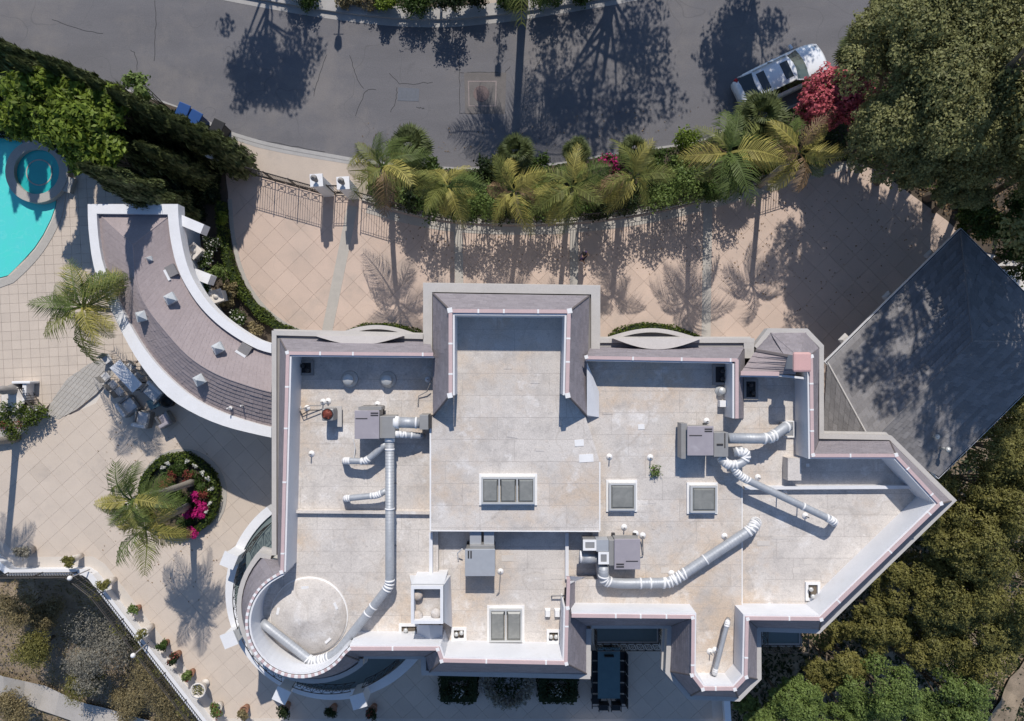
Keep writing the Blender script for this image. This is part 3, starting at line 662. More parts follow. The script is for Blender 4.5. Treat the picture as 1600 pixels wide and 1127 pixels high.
# windows in the street front and west side
def wall_window(a, b, u, zc, w, h):
    a = Vector(a); b = Vector(b); d = (b-a).normalized(); nrm = Vector((-d.y, d.x, 0)); c = a+d*u; ang = math.atan2(d.y, d.x)
    fr = MB(); c3 = Vector((c.x, c.y, zc))+nrm*.04
    for sx, sy, ww, hh in ((0, h/2, w+.16, .09), (0, -h/2, w+.16, .09), (-w/2, 0, .08, h-.1), (w/2, 0, .08, h-.1), (0, 0, .05, h-.1)):
        fr.box(c3+d*sx+Vector((0, 0, sy)), (ww, .12, hh), ang)
    f = fr.build('window', M['white'], HOUSE); MB().box(c3-nrm*.02, (w-.08, .05, h-.1), ang).build('pane', M['carglass'], f)
for i in range(n):
    a, b = wl_[i], wl_[(i+1) % n]; L = (Vector((a.x, a.y))-Vector((b.x, b.y))).length
    if L > 2.2:
        k = max(1, int(L/2.4))
        for q in range(k):
            for zc in (1.6, 4.9): wall_window((a.x, a.y, 0), (b.x, b.y, 0), L*(q+.5)/k, zc, 1.0, 1.6)
def mansard(seg, ze=ZE, zc=ZC, deckz=7.3, closed=False, inner=True, corn=True, patch=1.3, name='shingles', cz=None, ins=.07):
    Q = PL([t[0] for t in seg], ze); Mm = PL([t[1] for t in seg], ze-.08); C = PL([t[2] for t in seg], zc)
    mb = MB(); n = len(seg)
    for i in range(n-1):
        shingles(mb, Mm[i], Mm[i+1], C[i+1], C[i], seed=i)
    o = tag(mb.build(name, M['shingle'], HOUSE), kind='stuff')
    if corn:
        MB().strip(Q, -.015, -.2, ze-.42, ze).build('cornice', M['cornice'], HOUSE)
        MB().strip(Q, .06, -.1, ze-.62, ze-.425).build('cornice_moulding', M['cornice'], HOUSE)
        gb = MB(); q2 = offset(Q, -.202)
        for i in range(n-1): gb.quad(Vector((q2[i].x, q2[i].y, ze-.12)), Vector((q2[i+1].x, q2[i+1].y, ze-.12)), Mm[i+1]-Vector((0, 0, .02)), Mm[i]-Vector((0, 0, .02)))
        gb.build('gutter', M['gutter'], HOUSE)
    # coping pieces, each its own part
    if len(C) > 12:
        for i in range(n-1):
            MB().strip([C[i].lerp(C[i+1], .25), C[i].lerp(C[i+1], .75)], .035, -.06, zc-.03, zc+.03).build('coping', M['pink'], HOUSE)
            MB().strip([C[i].lerp(C[i+1], -.25), C[i].lerp(C[i+1], .25)], .0355, -.0605, zc-.031, zc+.032).build('sealant_patch', M['sealant'], HOUSE)
    else:
        co = MB().strip(C, .04, -.085, zc-.03, zc+.03).build('coping', M['pink'], HOUSE)
        for i in range(n-1):
            L = (C[i+1]-C[i]).length; u = rnd.uniform(.3, patch*1.4)
            while u < L-.1:
                p = C[i].lerp(C[i+1], u/L); dd = (C[i+1]-C[i]).normalized()*.03
                MB().strip([p-dd, p+dd], .045, -.09, zc-.034, zc+.034).build('sealant_patch', M['sealant'], co); u += patch*rnd.uniform(.6, 2.2)
            MB().box(C[i]+Vector((0, 0, .0)), (.13, .13, .075), .3).build('sealant_patch', M['sealant'], co)
        # hip caps
    hc = MB()
    for i in range(1, n-1):
        if len(C) <= 12 or i == 1: hc.tube([Mm[i]+Vector((0, 0, .02)), C[i]+Vector((0, 0, .0))], .035, 6)
    if hc.f: hc.build('hip_cap', M['hipcap'], HOUSE)
    if inner:
        MB().strip(C, -.08, -.15, deckz-.1, zc-.031).build('parapet_wall', M['whitewall'], HOUSE)
mansard(left_seg); mansard(right_seg, deckz=7.4); mansard(rot_seg); mansard(south_seg, deckz=6.8, patch=1.6)
mansard(east_seg, deckz=7.1)
# base membrane slabs and roofing sheets per roof level
def roof_deck(pts, z, thick=.5, ang=0.0, maxn=300, sx=3.3, sy=.84, org=(0, 0)):
    w = PL(pts, z); o = MB().prism(w, z-thick, z-.006).build('roof_deck', M['memb_dark'], HOUSE)
    tiles('roofing_sheet', w, o, M['memb'], sx, sy, ang, z-.02, z, .012, .5, maxn=maxn, org=org, jz=.005, view=False)
    return o
ZL, ZM, ZK, ZS, ZX = 7.3, 8.0, 7.6, 7.05, 7.4
c8 = ZC
rotd = [(x, y, c8) for x, y in Cr]
roof_deck([(449, 551, c8), (679, 553, c8), (679, 1016, c8), (547, 1014.5, c8)]+rotd[1:-1]+[(440, 894, c8)], ZL, ang=0.0, org=(.3, .1))
ctop = [(673, 553), (679, 553), (679, 600), (704, 600), (704, 487, 9.3), (889, 487, 9.3), (889, 600), (915, 652), (936, 652), (938, 830), (673, 830)]
roof_deck([(674, 652), (703, 618), (703, 486, 9.3), (890, 486, 9.3), (887, 618), (915, 652), (937, 720), (937, 831), (673, 829.5)], ZM, thick=1.2, org=(.1, .35))
roof_deck([(673, 826, ZM), (937, 826, ZM), (937, 905), (887, 940, c8), (885, 1037, c8), (690, 1033, c8), (684, 1014, c8), (684, 905), (676, 905), (673, 880)], ZS, org=(.6, .2))
roof_deck([(912, 558, c8), (1152, 562, c8), (1160, 660), (1160, 946), (1168, 967, c8), (1166, 1058, c8), (1148, 1077, c8), (1098, 1077, c8), (1081, 1055, c8), (1082, 965, c8), (893, 963, c8), (893, 905), (934, 905), (925, 826), (920, 700), (900, 640)], ZK, org=(1.2, .5))
roof_deck([(1157, 583, c8), (1269, 583, c8), (1270, 711, c8), (1400, 711, c8), (1470, 787, c8), (1283, 968, c8), (1168, 967, c8), (1148, 935), (1148, 650)], ZX, org=(.4, .7))
# white membrane joints along level changes
for q_, w0_, w1_, z_ in (([P(672.5, 650, ZM), P(672.5, 829, ZM)], -.03, .03, ZM), ([P(673, 829.5, ZM), P(937, 830.5, ZM)], -.02, .02, ZM), ([P(937, 722, ZM), P(937, 829, ZM)], -.02, .03, ZM), ([P(1159.5, 762, ZK), P(1159.5, 945, ZK)], -.02, .02, ZK)):
    MB().strip(q_, w0_, w1_, z_-.01, z_+.008).build('joint_flashing', M['sealant'], HOUSE)
# centre block: steep shingled sides
ZP = 9.3
cq = [((661, 552), (677, 650), (703, 618)), ((661, 442), (677, 459), (703, 485)), ((938, 446), (920, 463), (890, 486)), ((938, 553), (917, 649), (887, 618))]
Cc = PL([t[2] for t in cq], ZP); Mc = PL([t[1] for t in cq], 7.35); Qc = PL([t[0] for t in cq], 7.15)
Mc[0] = P(677, 650, ZM); Mc[3] = P(916, 649, ZM)
mb = MB()
for i in range(3): shingles(mb, Mc[i], Mc[i+1], Cc[i+1], Cc[i], seed=i)
tag(mb.build('shingles', M['shingle'], HOUSE), kind='stuff')
MB().strip(Qc, -.015, -.36, 6.7, 7.15).build('cornice', M['cornice'], HOUSE)
MB().strip(Qc, .06, -.1, 6.5, 6.697).build('cornice_moulding', M['cornice'], HOUSE)
q2 = offset(Qc, -.362); gb = MB()
for i in range(3): gb.quad(Vector((q2[i].x, q2[i].y, 7.0)), Vector((q2[i+1].x, q2[i+1].y, 7.0)), Vector((Mc[i+1].x, Mc[i+1].y, 7.25)), Vector((Mc[i].x, Mc[i].y, 7.25)))
gb.build('gutter', M['gutter'], HOUSE)
cb = MB().strip(Cc, .045, -.09, ZP-.03, ZP+.03).build('coping', M['pink'], HOUSE)
for i in range(3):
    L = (Cc[i+1]-Cc[i]).length
    for u in ([.25, .5, .75] if i == 1 else [.3, .62]):
        p = Cc[i].lerp(Cc[i+1], u+rnd.uniform(-.05, .05)); dd = (Cc[i+1]-Cc[i]).normalized()*.045; MB().strip([p-dd*.7, p+dd*.7], .05, -.095, ZP-.034, ZP+.034).build('sealant_patch', M['sealant'], cb)
for i in range(4): MB().box(Cc[i], (.18, .18, .08), .2).build('sealant_patch', M['sealant'], cb)
MB().strip(Cc, -.10, -.17, ZM-.3, ZP-.031).build('parapet_wall', M['whitewall'], HOUSE)
MB().tube([Mc[1], Cc[1]], .04, 6).tube([Mc[2], Cc[2]], .04, 6).build('hip_cap', M['hipcap'], HOUSE)
# closing faces at the south ends of the two shingled sides
for i, sx in ((0, 1), (3, -1)):
    a, b = Cc[i], Mc[i]; foot = Vector((a.x-.12*sx*-1, a.y, ZM)); e = MB()
    e.tri(a, b, Vector((a.x, a.y, ZM-.05))); e.tri(b, a, Vector((a.x, a.y, ZM-.05)))
    e.build('end_wall', M['whitewall'], HOUSE)
    MB().tube([a, b], .04, 6).build('hip_cap', M['hipcap'], HOUSE)
# sloping cricket east of the centre block
cr_ = MB(); cr_.add([P(917, 566, 8.3), P(917, 649, 8.0), P(936, 652, ZK+.02), P(936, 612, ZK+.02)], [(0, 1, 2, 3)]); cr_.add([P(917, 649, 8.0), P(936, 652, ZK), P(917, 652, ZK), (P(917, 649, 8.0))], [(0, 1, 2)])
cr_.build('cricket', M['whitewall'], HOUSE)
# curved entrance pediments on either side of the centre block
for x0, x1, y0, yb, ax0, ax1, ay in ((492, 630, 525, 539, 524, 652, 508), (958, 1097, 529, 546, 952, 1084, 513)):
    xm = (x0+x1)/2; poly = [(x0, y0)]+[(x0+(x1-x0)*k/14, y0+(yb-y0)*math.sin(math.pi*k/14)) for k in range(1, 14)]+[(x1, y0)]
    MB().prism(PL(poly, 7.25), 6.9, 7.25, True).build('pediment_top', M['pale'], HOUSE)
    am = (ax0+ax1)/2; outer = [(ax0+(ax1-ax0)*k/16, y0-3-(y0-3-ay)*math.sin(math.pi*k/16)) for k in range(17)]
    lnp = PL(outer, 5.6); MB().strip(lnp, 0, -.17, 5.2, 5.6).build('bay_cornice', M['pale'], HOUSE)
    MB().prism(offset(lnp, -.17), 4.9, 5.35, True).build('bay_roof', M['shingle3'], HOUSE)
    MB().prism(offset(lnp, -.2), -.1, 5.2).build('bay_wall', M['wall'], HOUSE)
# free-standing shingled parapet between the north-east decks
Mx = [P(1163, 562, ZK+.1), P(1163, 654, ZX)]; Cx = [P(1152, 562, ZC), P(1152, 654, ZC)]
mb = MB(); shingles(mb, P(1163, 545, 7.2), P(1163, 654, 7.2), Cx[1], Cx[0]); tag(mb.build('shingles', M['shingle'], HOUSE), kind='stuff')
MB().strip(Cx, .04, -.085, ZC-.036, ZC+.036).build('coping', M['pink'], HOUSE)
MB().strip(Cx, -.10, -.17, ZK-.1, ZC-.031).build('parapet_wall', M['whitewall'], HOUSE)
MB().add([Cx[1], P(1163, 654, 7.2), P(1152, 654, ZC)-Vector((0, 0, 1.4))], [(0, 1, 2), (2, 1, 0)]).build('end_wall', M['whitewall'], HOUSE)
MB().strip(PL([(1179, 534), (1179, 560)], ZE), -.018, -.42, ZE-.42, ZE-.006).build('cornice', M['cornice'], HOUSE)
# octagonal turret roof
zt = ZE
tq = PL([(1178, 541), (1200, 512.5), (1262, 513), (1288, 540)], zt)
MB().strip(tq, -.012, -.2, zt-.42, zt+.005).build('cornice', M['cornice'], HOUSE)
tm = PL([(1182, 545), (1203, 519), (1259, 519), (1280, 544)], zt-.08); pk = P(1250, 560, 8.9); rl = P(1181, 548, 8.2)
mb = MB(); shingles(mb, tm[0], tm[1], pk, rl, seed=1); shingles(mb, tm[1], tm[2], pk, pk.lerp(rl, .35)); shingles(mb, tm[2], tm[3], pk+Vector((.3, 0, -.2)), pk, seed=1)
shingles(mb, tm[3], P(1278, 600, zt), P(1269, 600, ZC), pk+Vector((.3, 0, -.2)))
tag(mb.build('shingles', M['shingle'], HOUSE), kind='stuff')
mb = MB(); shingles(mb, P(1157, 582.5, ZC-.25), P(1243, 585, ZC-.25), pk, rl, .2, .3, .03)
tag(mb.build('shingles', M['shingle2'], HOUSE), kind='stuff')
MB().tube([rl, pk], .07, 6).build('hip_cap', M['hipcap'], HOUSE)
MB().tube([tm[2], pk], .03, 6).build('hip_cap', M['shingle'], HOUSE); MB().tube([tm[1], pk], .03, 6).build('hip_cap', M['shingle'], HOUSE)
ct = PL([(1157, 582), (1217, 583)], ZC-.2)
MB().strip(ct, .05, -.11, ZC-.23, ZC-.17).build('coping', M['pink'], HOUSE); MB().strip(ct, -.1, -.17, ZX-.1, ZC-.231).build('parapet_wall', M['whitewall'], HOUSE)
MB().strip(PL([(1217, 584), (1269, 590)], ZC-.3), -.02, -.1, ZX-.1, ZC-.3).build('parapet_wall', M['whitewall'], HOUSE)
ch = MB(); cc = P(1252, 566, 9.4); ch.box((cc.x, cc.y, 9.45), (.66, .72, .16)); chm = ch.build('chimney_cap', M['pinkcap'], HOUSE, bevel=.09)
MB().box((cc.x, cc.y, 8.3), (.46, .5, 2.1)).build('chimney_stack', M['wall'], HOUSE)
# chimney box with three round pots
bx = thing_box = MB()
zb = 9.0
po = PL([(642, 916), (692.5, 916), (692.5, 975), (642, 975)], zb)
MB().strip(po, -.0, -.11, ZS-.1, zb, True).build('chimney_box', M['white'], HOUSE)
MB().prism(offset(po, -.12, True), zb-.75, zb-.5, True).build('chimney_floor', M['memb'], HOUSE)
sk = MB(); b0 = PL([(640, 899), (704, 899), (706, 985), (640, 985)], ZL)
sk.quad(b0[0], b0[1], Vector((po[1].x+.03, po[1].y+.02, zb-.12)), Vector((po[0].x, po[0].y+.02, zb-.12))); sk.quad(b0[1], Vector((b0[2].x, b0[2].y, ZS)), Vector((po[2].x+.02, po[2].y, zb-.12)), Vector((po[1].x+.02, po[1].y+.02, zb-.12)))
sk.build('chimney_flashing', M['whitewall'], HOUSE)
for x, y in ((652, 931), (652, 963), (681, 959.5)):
    c = P(x, y, 8.75); m_ = MB().lathe((c.x, c.y, 0), [(.13, 8.2), (.13, 8.6), (.19, 8.62), (.19, 8.74), (.12, 8.80), (.01, 8.83)], 18).build('chimney_pot', M['memb'], HOUSE, True)
# shingled cricket below the chimney box
MB().add([P(652, 977, 7.6), P(692, 977, 7.6), P(690, 1012, 7.9), P(651, 1013, 7.5), P(671, 977, 7.95), P(674, 1011, 8.15)], [(0, 3, 5, 4), (4, 5, 2, 1), (3, 2, 5), (0, 4, 1)]).build('cricket', M['whitewall'], HOUSE)
# parapet strip running north from the south-centre parapet
mb = MB(); shingles(mb, P(898, 948, 7.6), P(898, 907, 7.6), P(888, 905, 8.35), P(888, 952, 8.6)); tag(mb.build('shingles', M['shingle'], HOUSE), kind='stuff')
MB().strip([P(888, 903, 8.45), P(887, 952, 8.6)], .06, -.06, 8.3, 8.62).build('coping', M['pink'], HOUSE)
MB().add([P(883, 900, 8.5), P(916, 902, 7.5), P(898, 909, 7.7), P(888, 914, 8.6)], [(0, 1, 2, 3)]).build('saddle_flashing', M['sealant'], HOUSE)
MB().add([P(898, 907, 7.62), P(914, 905, 7.47), P(903, 948, 7.47), P(898, 950, 7.62)], [(0, 1, 2, 3)]).build('side_flashing', M['whitewall'], HOUSE)
MB().strip([P(886, 833, 7.3), P(886, 906, 7.3)], -.06, .07, ZS-.1, 7.25).build('curb_wall', M['whitewall'], HOUSE)
MB().strip([P(673.5, 833, 7.6), P(673.5, 900, 7.6)], -.08, .05, ZS-.1, 7.55).build('curb_wall', M['whitewall'], HOUSE)
# low curbs crossing the roof
MB().strip([P(456, 800, ZL+.2), P(671, 802, ZL+.2)], -.05, .06, ZL-.05, ZL+.2).build('curb_wall', M['memb'], HOUSE)
MB().strip([P(1164, 763, ZX+.25), P(1429, 761.5, ZX+.25)], -.06, .06, ZX-.05, ZX+.25).build('curb_wall', M['whitewall'], HOUSE)
# shallow dome over the round bay
dc = P(483.5, 962, ZL); R_ = 59*(H-ZL)/F
dm = MB().lathe((dc.x, dc.y, 0), [(R_, ZL-.02), (R_, ZL+.10), (R_*.97, ZL+.13), (R_*.66, ZL+.30), (R_*.33, ZL+.45), (.05, ZL+.56)], 48).build('dome', M['memb'], HOUSE)
MB().lathe((dc.x, dc.y, 0), [(R_+.05, ZL-.02), (R_+.04, ZL+.05), (R_, ZL+.06)], 48).build('dome_flashing', M['sealant'], HOUSE)
for k in range(5):
    a = k*1.26+.4; p = Vector((dc.x+R_*.8*math.cos(a), dc.y+R_*.8*math.sin(a), ZL+.235)); MB().box(p, (.1, .28, .012), a).build('sealant_patch', M['sealant'], HOUSE)
# curved balcony round the bay
BZ = 3.8; bc = P(521, 925, BZ); BR = 169*(H-BZ)/F
th0, th1 = math.radians(-38), math.radians(-232)   # world angles: east-south-east round by south to north-west
def bp(r, a, z): return Vector((bc.x+r*math.cos(a), bc.y+r*math.sin(a), z))
nB = 44; ang = [th0+(th1-th0)*k/nB for k in range(nB+1)]
bm_ = MB()
for k in range(nB): bm_.prism([bp(1.5, ang[k], 0), bp(BR-.4, ang[k], 0), bp(BR-.4, ang[k+1], 0), bp(1.5, ang[k+1], 0)], BZ-.45, BZ-.1, True)
bm_.build('balcony_floor', M['teak'], HOUSE)
bm_ = MB()
for k in range(nB): bm_.prism([bp(BR-.4, ang[k], 0), bp(BR, ang[k], 0), bp(BR, ang[k+1], 0), bp(BR-.4, ang[k+1], 0)], BZ-.55, BZ, True)
bm_.build('balcony_edge', M['white'], HOUSE)
MB().add([bp(BR-.6, a, -.1) for a in ang]+[bp(BR-.6, a, BZ-.5) for a in ang], [(k, k+1, nB+2+k, nB+1+k) for k in range(nB)]).build('wall', M['wall'], HOUSE)
def ironwork(mb, pt, nrm, z0, z1, L, per=.42):
    """scroll panels along a path function pt(s)"""
    s = 0
    mb.tube([pt(q*L/24)+Vector((0, 0, z1)) for q in range(25)], .02, 4); mb.tube([pt(q*L/24)+Vector((0, 0, z0)) for q in range(25)], .018, 4)
    k = max(1, int(L/per)); st = L/k; hm = (z0+z1)/2; hh = (z1-z0)/2
    for i in range(k):
        a = i*st
        mb.tube([pt(a)+Vector((0, 0, z0)), pt(a)+Vector((0, 0, z1))], .014, 4)
        mb.tube([pt(a)+Vector((0, 0, z0)), pt(a+st/2)+Vector((0, 0, hm)), pt(a+st)+Vector((0, 0, z0))], .012, 4)
        mb.tube([pt(a)+Vector((0, 0, z1)), pt(a+st/2)+Vector((0, 0, hm)), pt(a+st)+Vector((0, 0, z1))], .012, 4)
        mb.tube([pt(a+st/2+math.cos(q*math.pi/4)*st*.27)+Vector((0, 0, hm+math.sin(q*math.pi/4)*hh*.55)) for q in range(9)], .012, 4)
pil = []
for x, y in ((373, 882), (365, 997), (443, 1080), (556, 1083)):
    c = P(x, y, BZ+1.0); a = math.atan2(c.y-bc.y, c.x-bc.x)
    if a > 0: a -= 2*math.pi
    pil.append(a)
    pp = MB().box((*bp(BR-.25, a, 0)[:2], BZ+.3), (.52, .52, 1.3), a).build('balcony_pillar', M['white'], HOUSE, bevel=.02)
    MB().box((*bp(BR-.25, a, 0)[:2], BZ+.98), (.62, .62, .08), a).build('pillar_cap', M['white'], pp)
pil = sorted(pil); lim = [th1]+pil+[th0]
for i in range(len(lim)-1):
    a0, a1 = lim[i]+.06, lim[i+1]-.06; rr = BR-.68
    mb = MB(); ironwork(mb, lambda s: bp(rr, a0+(s/rr), 0), None, BZ+.0, BZ+.85, (a1-a0)*rr); mb.build('balcony_railing', M['iron'], HOUSE)
# small balconies on the south front
def little_balcony(x0, y0, x1, y1, z):
    b_ = MB().pxbox(x0, y0, x1, y1, z, z-.3).build('balcony_floor', M['teak'], HOUSE)
    for (ax, ay), (cx_, cy_) in (((x0+1, y1-1), (x1-1, y1-1)), ((x1-1, y0), (x1-1, y1-1)), ((x0+1, y0), (x0+1, y1-1))):
        A, B = P(ax, ay, z), P(cx_, cy_, z); L = (B-A).length
        if L < .2: continue
        mb = MB(); ironwork(mb, lambda s: Vector((A.x+(B.x-A.x)*s/L, A.y+(B.y-A.y)*s/L, 0)), None, z+.05, z+.8, L, .34); mb.build('balcony_railing', M['iron'], b_)
    MB().strip(PL([(x0, y0), (x0, y1), (x1, y1), (x1, y0)], z), -.02, .1, z-.25, z+.03).build('balcony_edge', M['cornice'], b_)
little_balcony(928, 975, 1030, 1006, 4.2); little_balcony(1188, 975, 1252, 1009, 4.6)
# skylights
def skylight(x0, y0, x1, y1, z, h, panes):
    f = MB(); top = z+h; a = PL([(x0, y0), (x1, y0), (x1, y1), (x0, y1)], top)
    f.strip(a, 0, -.07, z-.02, top, True); cb_ = MB().strip(a, .09, -.02, z-.02, z+.07, True).build('skylight_curb', M['sealant'], HOUSE)
    w = (x1-x0)/panes
    for k in range(1, panes): f.strip([P(x0+w*k, y0+1.5, top), P(x0+w*k, y1-1.5, top)], -.03, .03, top-.12, top-.002)
    fr = f.build('skylight', M['alu'], HOUSE)
    for k in range(panes):
        A, B, C_, D_ = P(x0+w*k+2.4, y0+2.6, top), P(x0+w*(k+1)-2.4, y0+2.6, top), P(x0+w*(k+1)-2.4, y1-2.6, top), P(x0+w*k+2.4, y1-2.6, top)
        m_ = (A+B+C_+D_)/4; dz = Vector((0, 0, -.06)); A2, B2, C2, D2 = [m_.lerp(q, .82)+Vector((0, 0, .02)) for q in (A, B, C_, D_)]
        g_ = MB(); g_.add([A+dz, B+dz, C_+dz, D_+dz, A2, B2, C2, D2], [(7, 6, 5, 4), (1, 0, 4, 5), (2, 1, 5, 6), (3, 2, 6, 7), (0, 3, 7, 4)]); g_.build('pane', M['glassgrey'], fr)
skylight(752, 746, 836, 788, ZM, .3, 3)
skylight(952, 755.5, 993.5, 798, ZK, .28, 1); skylight(1079.5, 759.5, 1120.5, 801.5, ZK, .3, 1); skylight(764.5, 952.5, 816, 1004, ZS, .24, 2)
# sunken roof boxes with round vents
def sump(x0, y0, x1, y1, z, pots, m='dark_pit', rim='sealant'):
    a = PL([(x0, y0), (x1, y0), (x1, y1), (x0, y1)], z+.1)
    o = MB().strip(a, .07, -.03, z-.02, z+.1, True).build('roof_vent_box', M[rim], HOUSE)
    MB().prism(offset(a, -.03, True), z-.01, z+.012, True).build('box_floor', M[m], o)
    for px_, py_ in pots:
        c = P(px_, py_, z+.2); MB().lathe((c.x, c.y, 0), [(.055, z), (.055, z+.18), (.085, z+.2), (.085, z+.24), (.05, z+.27)], 12).build('vent_cap', M['alu'] if m == 'dark_pit' else M['dark'], o, True)
sump(467, 566, 487, 584, ZL, [(473, 572), (481, 578)], 'dark', 'gutter'); sump(1117, 572, 1134, 599, ZK, [(1129, 580), (1129, 592)], 'dark', 'gutter'); sump(1165, 595, 1182, 622, ZX, [(1173, 602), (1177, 614)], 'dark', 'gutter')
sump(626, 978, 652, 993, ZL, [(634, 985), (648, 989)]); sump(708, 984, 726, 999, ZS, [(713, 991), (721, 989)]); sump(857, 987.5, 873, 1002.5, ZS, [(861, 995), (869, 995)]); sump(1262, 913, 1279, 936, ZX, [(1267, 921), (1270, 932)])
def vent(x, y, z, h=.4, r=.12, hat=True, m='alu', nm='vent_pipe'):
    c = P(x, y, z+h); mb = MB(); mb.lathe((c.x, c.y, 0), [(r*1.7, z), (r*1.5, z+.03), (r*.6, z+.12), (r*.55, z+h*.8)]+([(r*1.15, z+h*.8), (r*1.0, z+h*.92), (.01, z+h)] if hat else [(r*.55, z+h)]), 14); return mb.build(nm, M[m], HOUSE, True)
vent(543, 593, ZL, .4, .2); vent(603.5, 594, ZL, .4, .2); vent(1129, 611, ZK, .3, .13)
for x, y, z in ((487, 709, ZL), (669, 593, ZL), (505, 628, ZL), (513, 627, ZL), (466, 637, ZL), (480, 638, ZL), (590, 632, ZL), (952, 738-24, ZK), (1016, 715, ZK), (975, 824, ZK), (993, 834, ZK), (1004, 837, ZK), (1104, 658, ZK), (1132, 838, ZK), (1049, 896, ZK), (1184, 746, ZX), (1225, 770, ZX), (1258, 806, ZX), (782, 893, ZS), (1117, 1016, ZK), (1109, 1018, ZK)):
    MB().lathe((*P(x, y, z)[:2], 0), [(.13, z), (.12, z+.02), (.05, z+.06), (.03, z+.08)], 12).build('pipe_flashing', M['sealant'], HOUSE, True)
    c = P(x, y, z); MB().tube([c, c+Vector((0, 0, rnd.uniform(.25, .45)))], .022, 7).build('vent_pipe', M['gutter'], HOUSE)
for x, y in ((856, 959), (871, 959)):
    c = P(x, y, ZS+.15); MB().box((c.x, c.y, ZS+.08), (.24, .34, .2), 0, .7).build('roof_vent', M['sealant'], HOUSE)
MB().pxbox(1125, 626, 1136, 636, ZK+.3, ZK).build('roof_vent', M['sealant'], HOUSE)
MB().pxbox(1231, 716, 1252, 751, ZX+.5, ZX).build('equipment_curb', M['memb'], HOUSE)
for x, y, w, h, z in ((1002, 667, 10, 8, ZK), (905, 692, 14, 10, ZM), (916, 716, 22, 12, ZM), (1262, 727, 5, 5, ZX)):
    c = P(x, y, z); MB().box((c.x, c.y, z+.006), (w*.025, h*.025, .014), .05).build('sealant_patch', M['sealant'], HOUSE)
for k in range(46):
    lv = rnd.choice(((460, 660, 610, 880, ZL), (690, 870, 570, 740, ZM), (690, 870, 870, 940, ZS), (945, 1060, 620, 930, ZK), (1170, 1400, 775, 840, ZX), (1170, 1300, 840, 940, ZX)))
    x = rnd.uniform(lv[0], lv[1]); y = rnd.uniform(lv[2], lv[3]); c = P(x, y, lv[4]); w = rnd.uniform(.12, .55); h = rnd.uniform(.08, .3)
    MB().box((c.x, c.y, lv[4]+.004), (w, h, .01), rnd.choice((0, 0, 1.57, rnd.uniform(-.2, .2)))).build('membrane_patch', M[rnd.choice(('memb', 'memb', 'patch2'))], HOUSE)
# little pipes lying on the roof
def pipe(pts, z, r=.02, m='gutter', nm='pipe'): return MB().tube([P(x, y, z+dz) for x, y, dz in pts], r, 6).build(nm, M[m], HOUSE)
pipe([(883, 931, .25), (863, 931, .25), (862, 932, 0)], ZS, .03); pipe([(672, 600, .4), (667, 612, .2), (654, 619, .1), (653, 632, .1)], ZL, .022)
pipe([(502, 634, .15), (485, 634, .3), (470, 640, .3), (467, 636, .05)], ZL); pipe([(500, 641, .15), (484, 641, .3), (472, 648, .25), (468, 642, .05)], ZL, .02, 'dark')
pipe([(782, 893, .3), (780, 925, .1), (776, 930, .05)], ZS); pipe([(722, 858, .6), (715, 864, .3), (716, 876, .05)], ZS, .025, 'sealant'); pipe([(1004, 838, .3), (1005, 868, .1), (1001, 869, .1)], ZK)
pipe([(1360, 862, .05), (1354, 857, .05), (1352, 872, .1), (1350, 862, .02)], ZX, .012, 'dark')
pipe([(552, 686, .2), (555, 700, .1), (553, 716, .05)], ZL, .02, 'sealant')
pipe([(568, 634, .15), (600, 634, .15)], ZL, .015, 'dark')
tag(bush('rooftop_weed', 'small green weed growing out of the white roof membrane', 'plant', 1022, 737, ZK+.15, .28, ZK, M['leaf_green'], per=60, size=.06), None)
# ------------------------------------------------------------------ rooftop equipment
def vents_on(mb, x0, y0, x1, y1, z, n, horiz=True):
    for k in range(n):
        if horiz: y = y0+(y1-y0)*(k+.5)/n; mb.pxbox(x0, y-(y1-y0)/n*.28, x1, y+(y1-y0)/n*.28, z+.012, z-.01)
        else: x = x0+(x1-x0)*(k+.5)/n; mb.pxbox(x-(x1-x0)/n*.28, y0, x+(x1-x0)/n*.28, y1, z+.012, z-.01)
def unit(label, x0, y0, x1, y1, zt, zd, m, plen=None, louv=(), side=None, group='rooftop air conditioners'):
    t = thing('air_conditioner', P((x0+x1)/2, (y0+y1)/2, zd, zt), label, 'air conditioner', group)
    b = MB().pxbox(x0+1, y0+1, x1-1, y1-1, zt-.045, zd+.18).build('cabinet', M['unit'], t, bevel=.012)
    MB().pxbox(x0, y0, x1, y1, zt, zt-.05).build('top_panel', M[m], t, bevel=.01)
    for x in (x0+3, x1-3): MB().strip([P(x, y0-1, zt), P(x, y1+1, zt)], -.06, .06, zd-.01, zd+.178).build('base_rail', M['dark'], t)
    for a in louv:
        for k in range(a[4]):
            l = MB(); hh = (a[3]-a[1])/a[4]; ww = (a[2]-a[0])/a[4]
            if a[5]: vents_on(l, a[0], a[1]+hh*k, a[2], a[1]+hh*(k+1), zt, 1, True)
            else: vents_on(l, a[0]+ww*k, a[1], a[0]+ww*(k+1), a[3], zt, 1, False)
            l.build('louvre', M['dark'], t)
    if plen: MB().pxbox(plen[0], plen[1], plen[2], plen[3], zt-.12, zd+.2).build('plenum', M['unit'], t, bevel=.01)
    if side: MB().pxbox(side[0], side[1], side[2], side[3], zt-.2, zd+.2).build('side_panel', M['unit'], t); 
    return t
u1 = unit('lavender-topped air conditioner on the west roof beside the long straight duct', 554, 641.5, 592.5, 686, 8.45, ZL, 'lav', (593, 650.5, 617, 685), [(579, 644, 591, 651, 2, True), (555.5, 653, 574, 655.5, 1, True)], (560, 636, 596, 641))
u2 = unit('lavender-topped air conditioner on the north-east roof with coiled white-banded ducts', 1074, 666, 1115, 712, 8.6, ZK, 'lav', (1115.5, 676, 1138, 714), [(1101, 669, 1113, 676, 2, True), (1077, 679.5, 1097, 682, 1, True)], (1064.5, 662, 1073.5, 717))
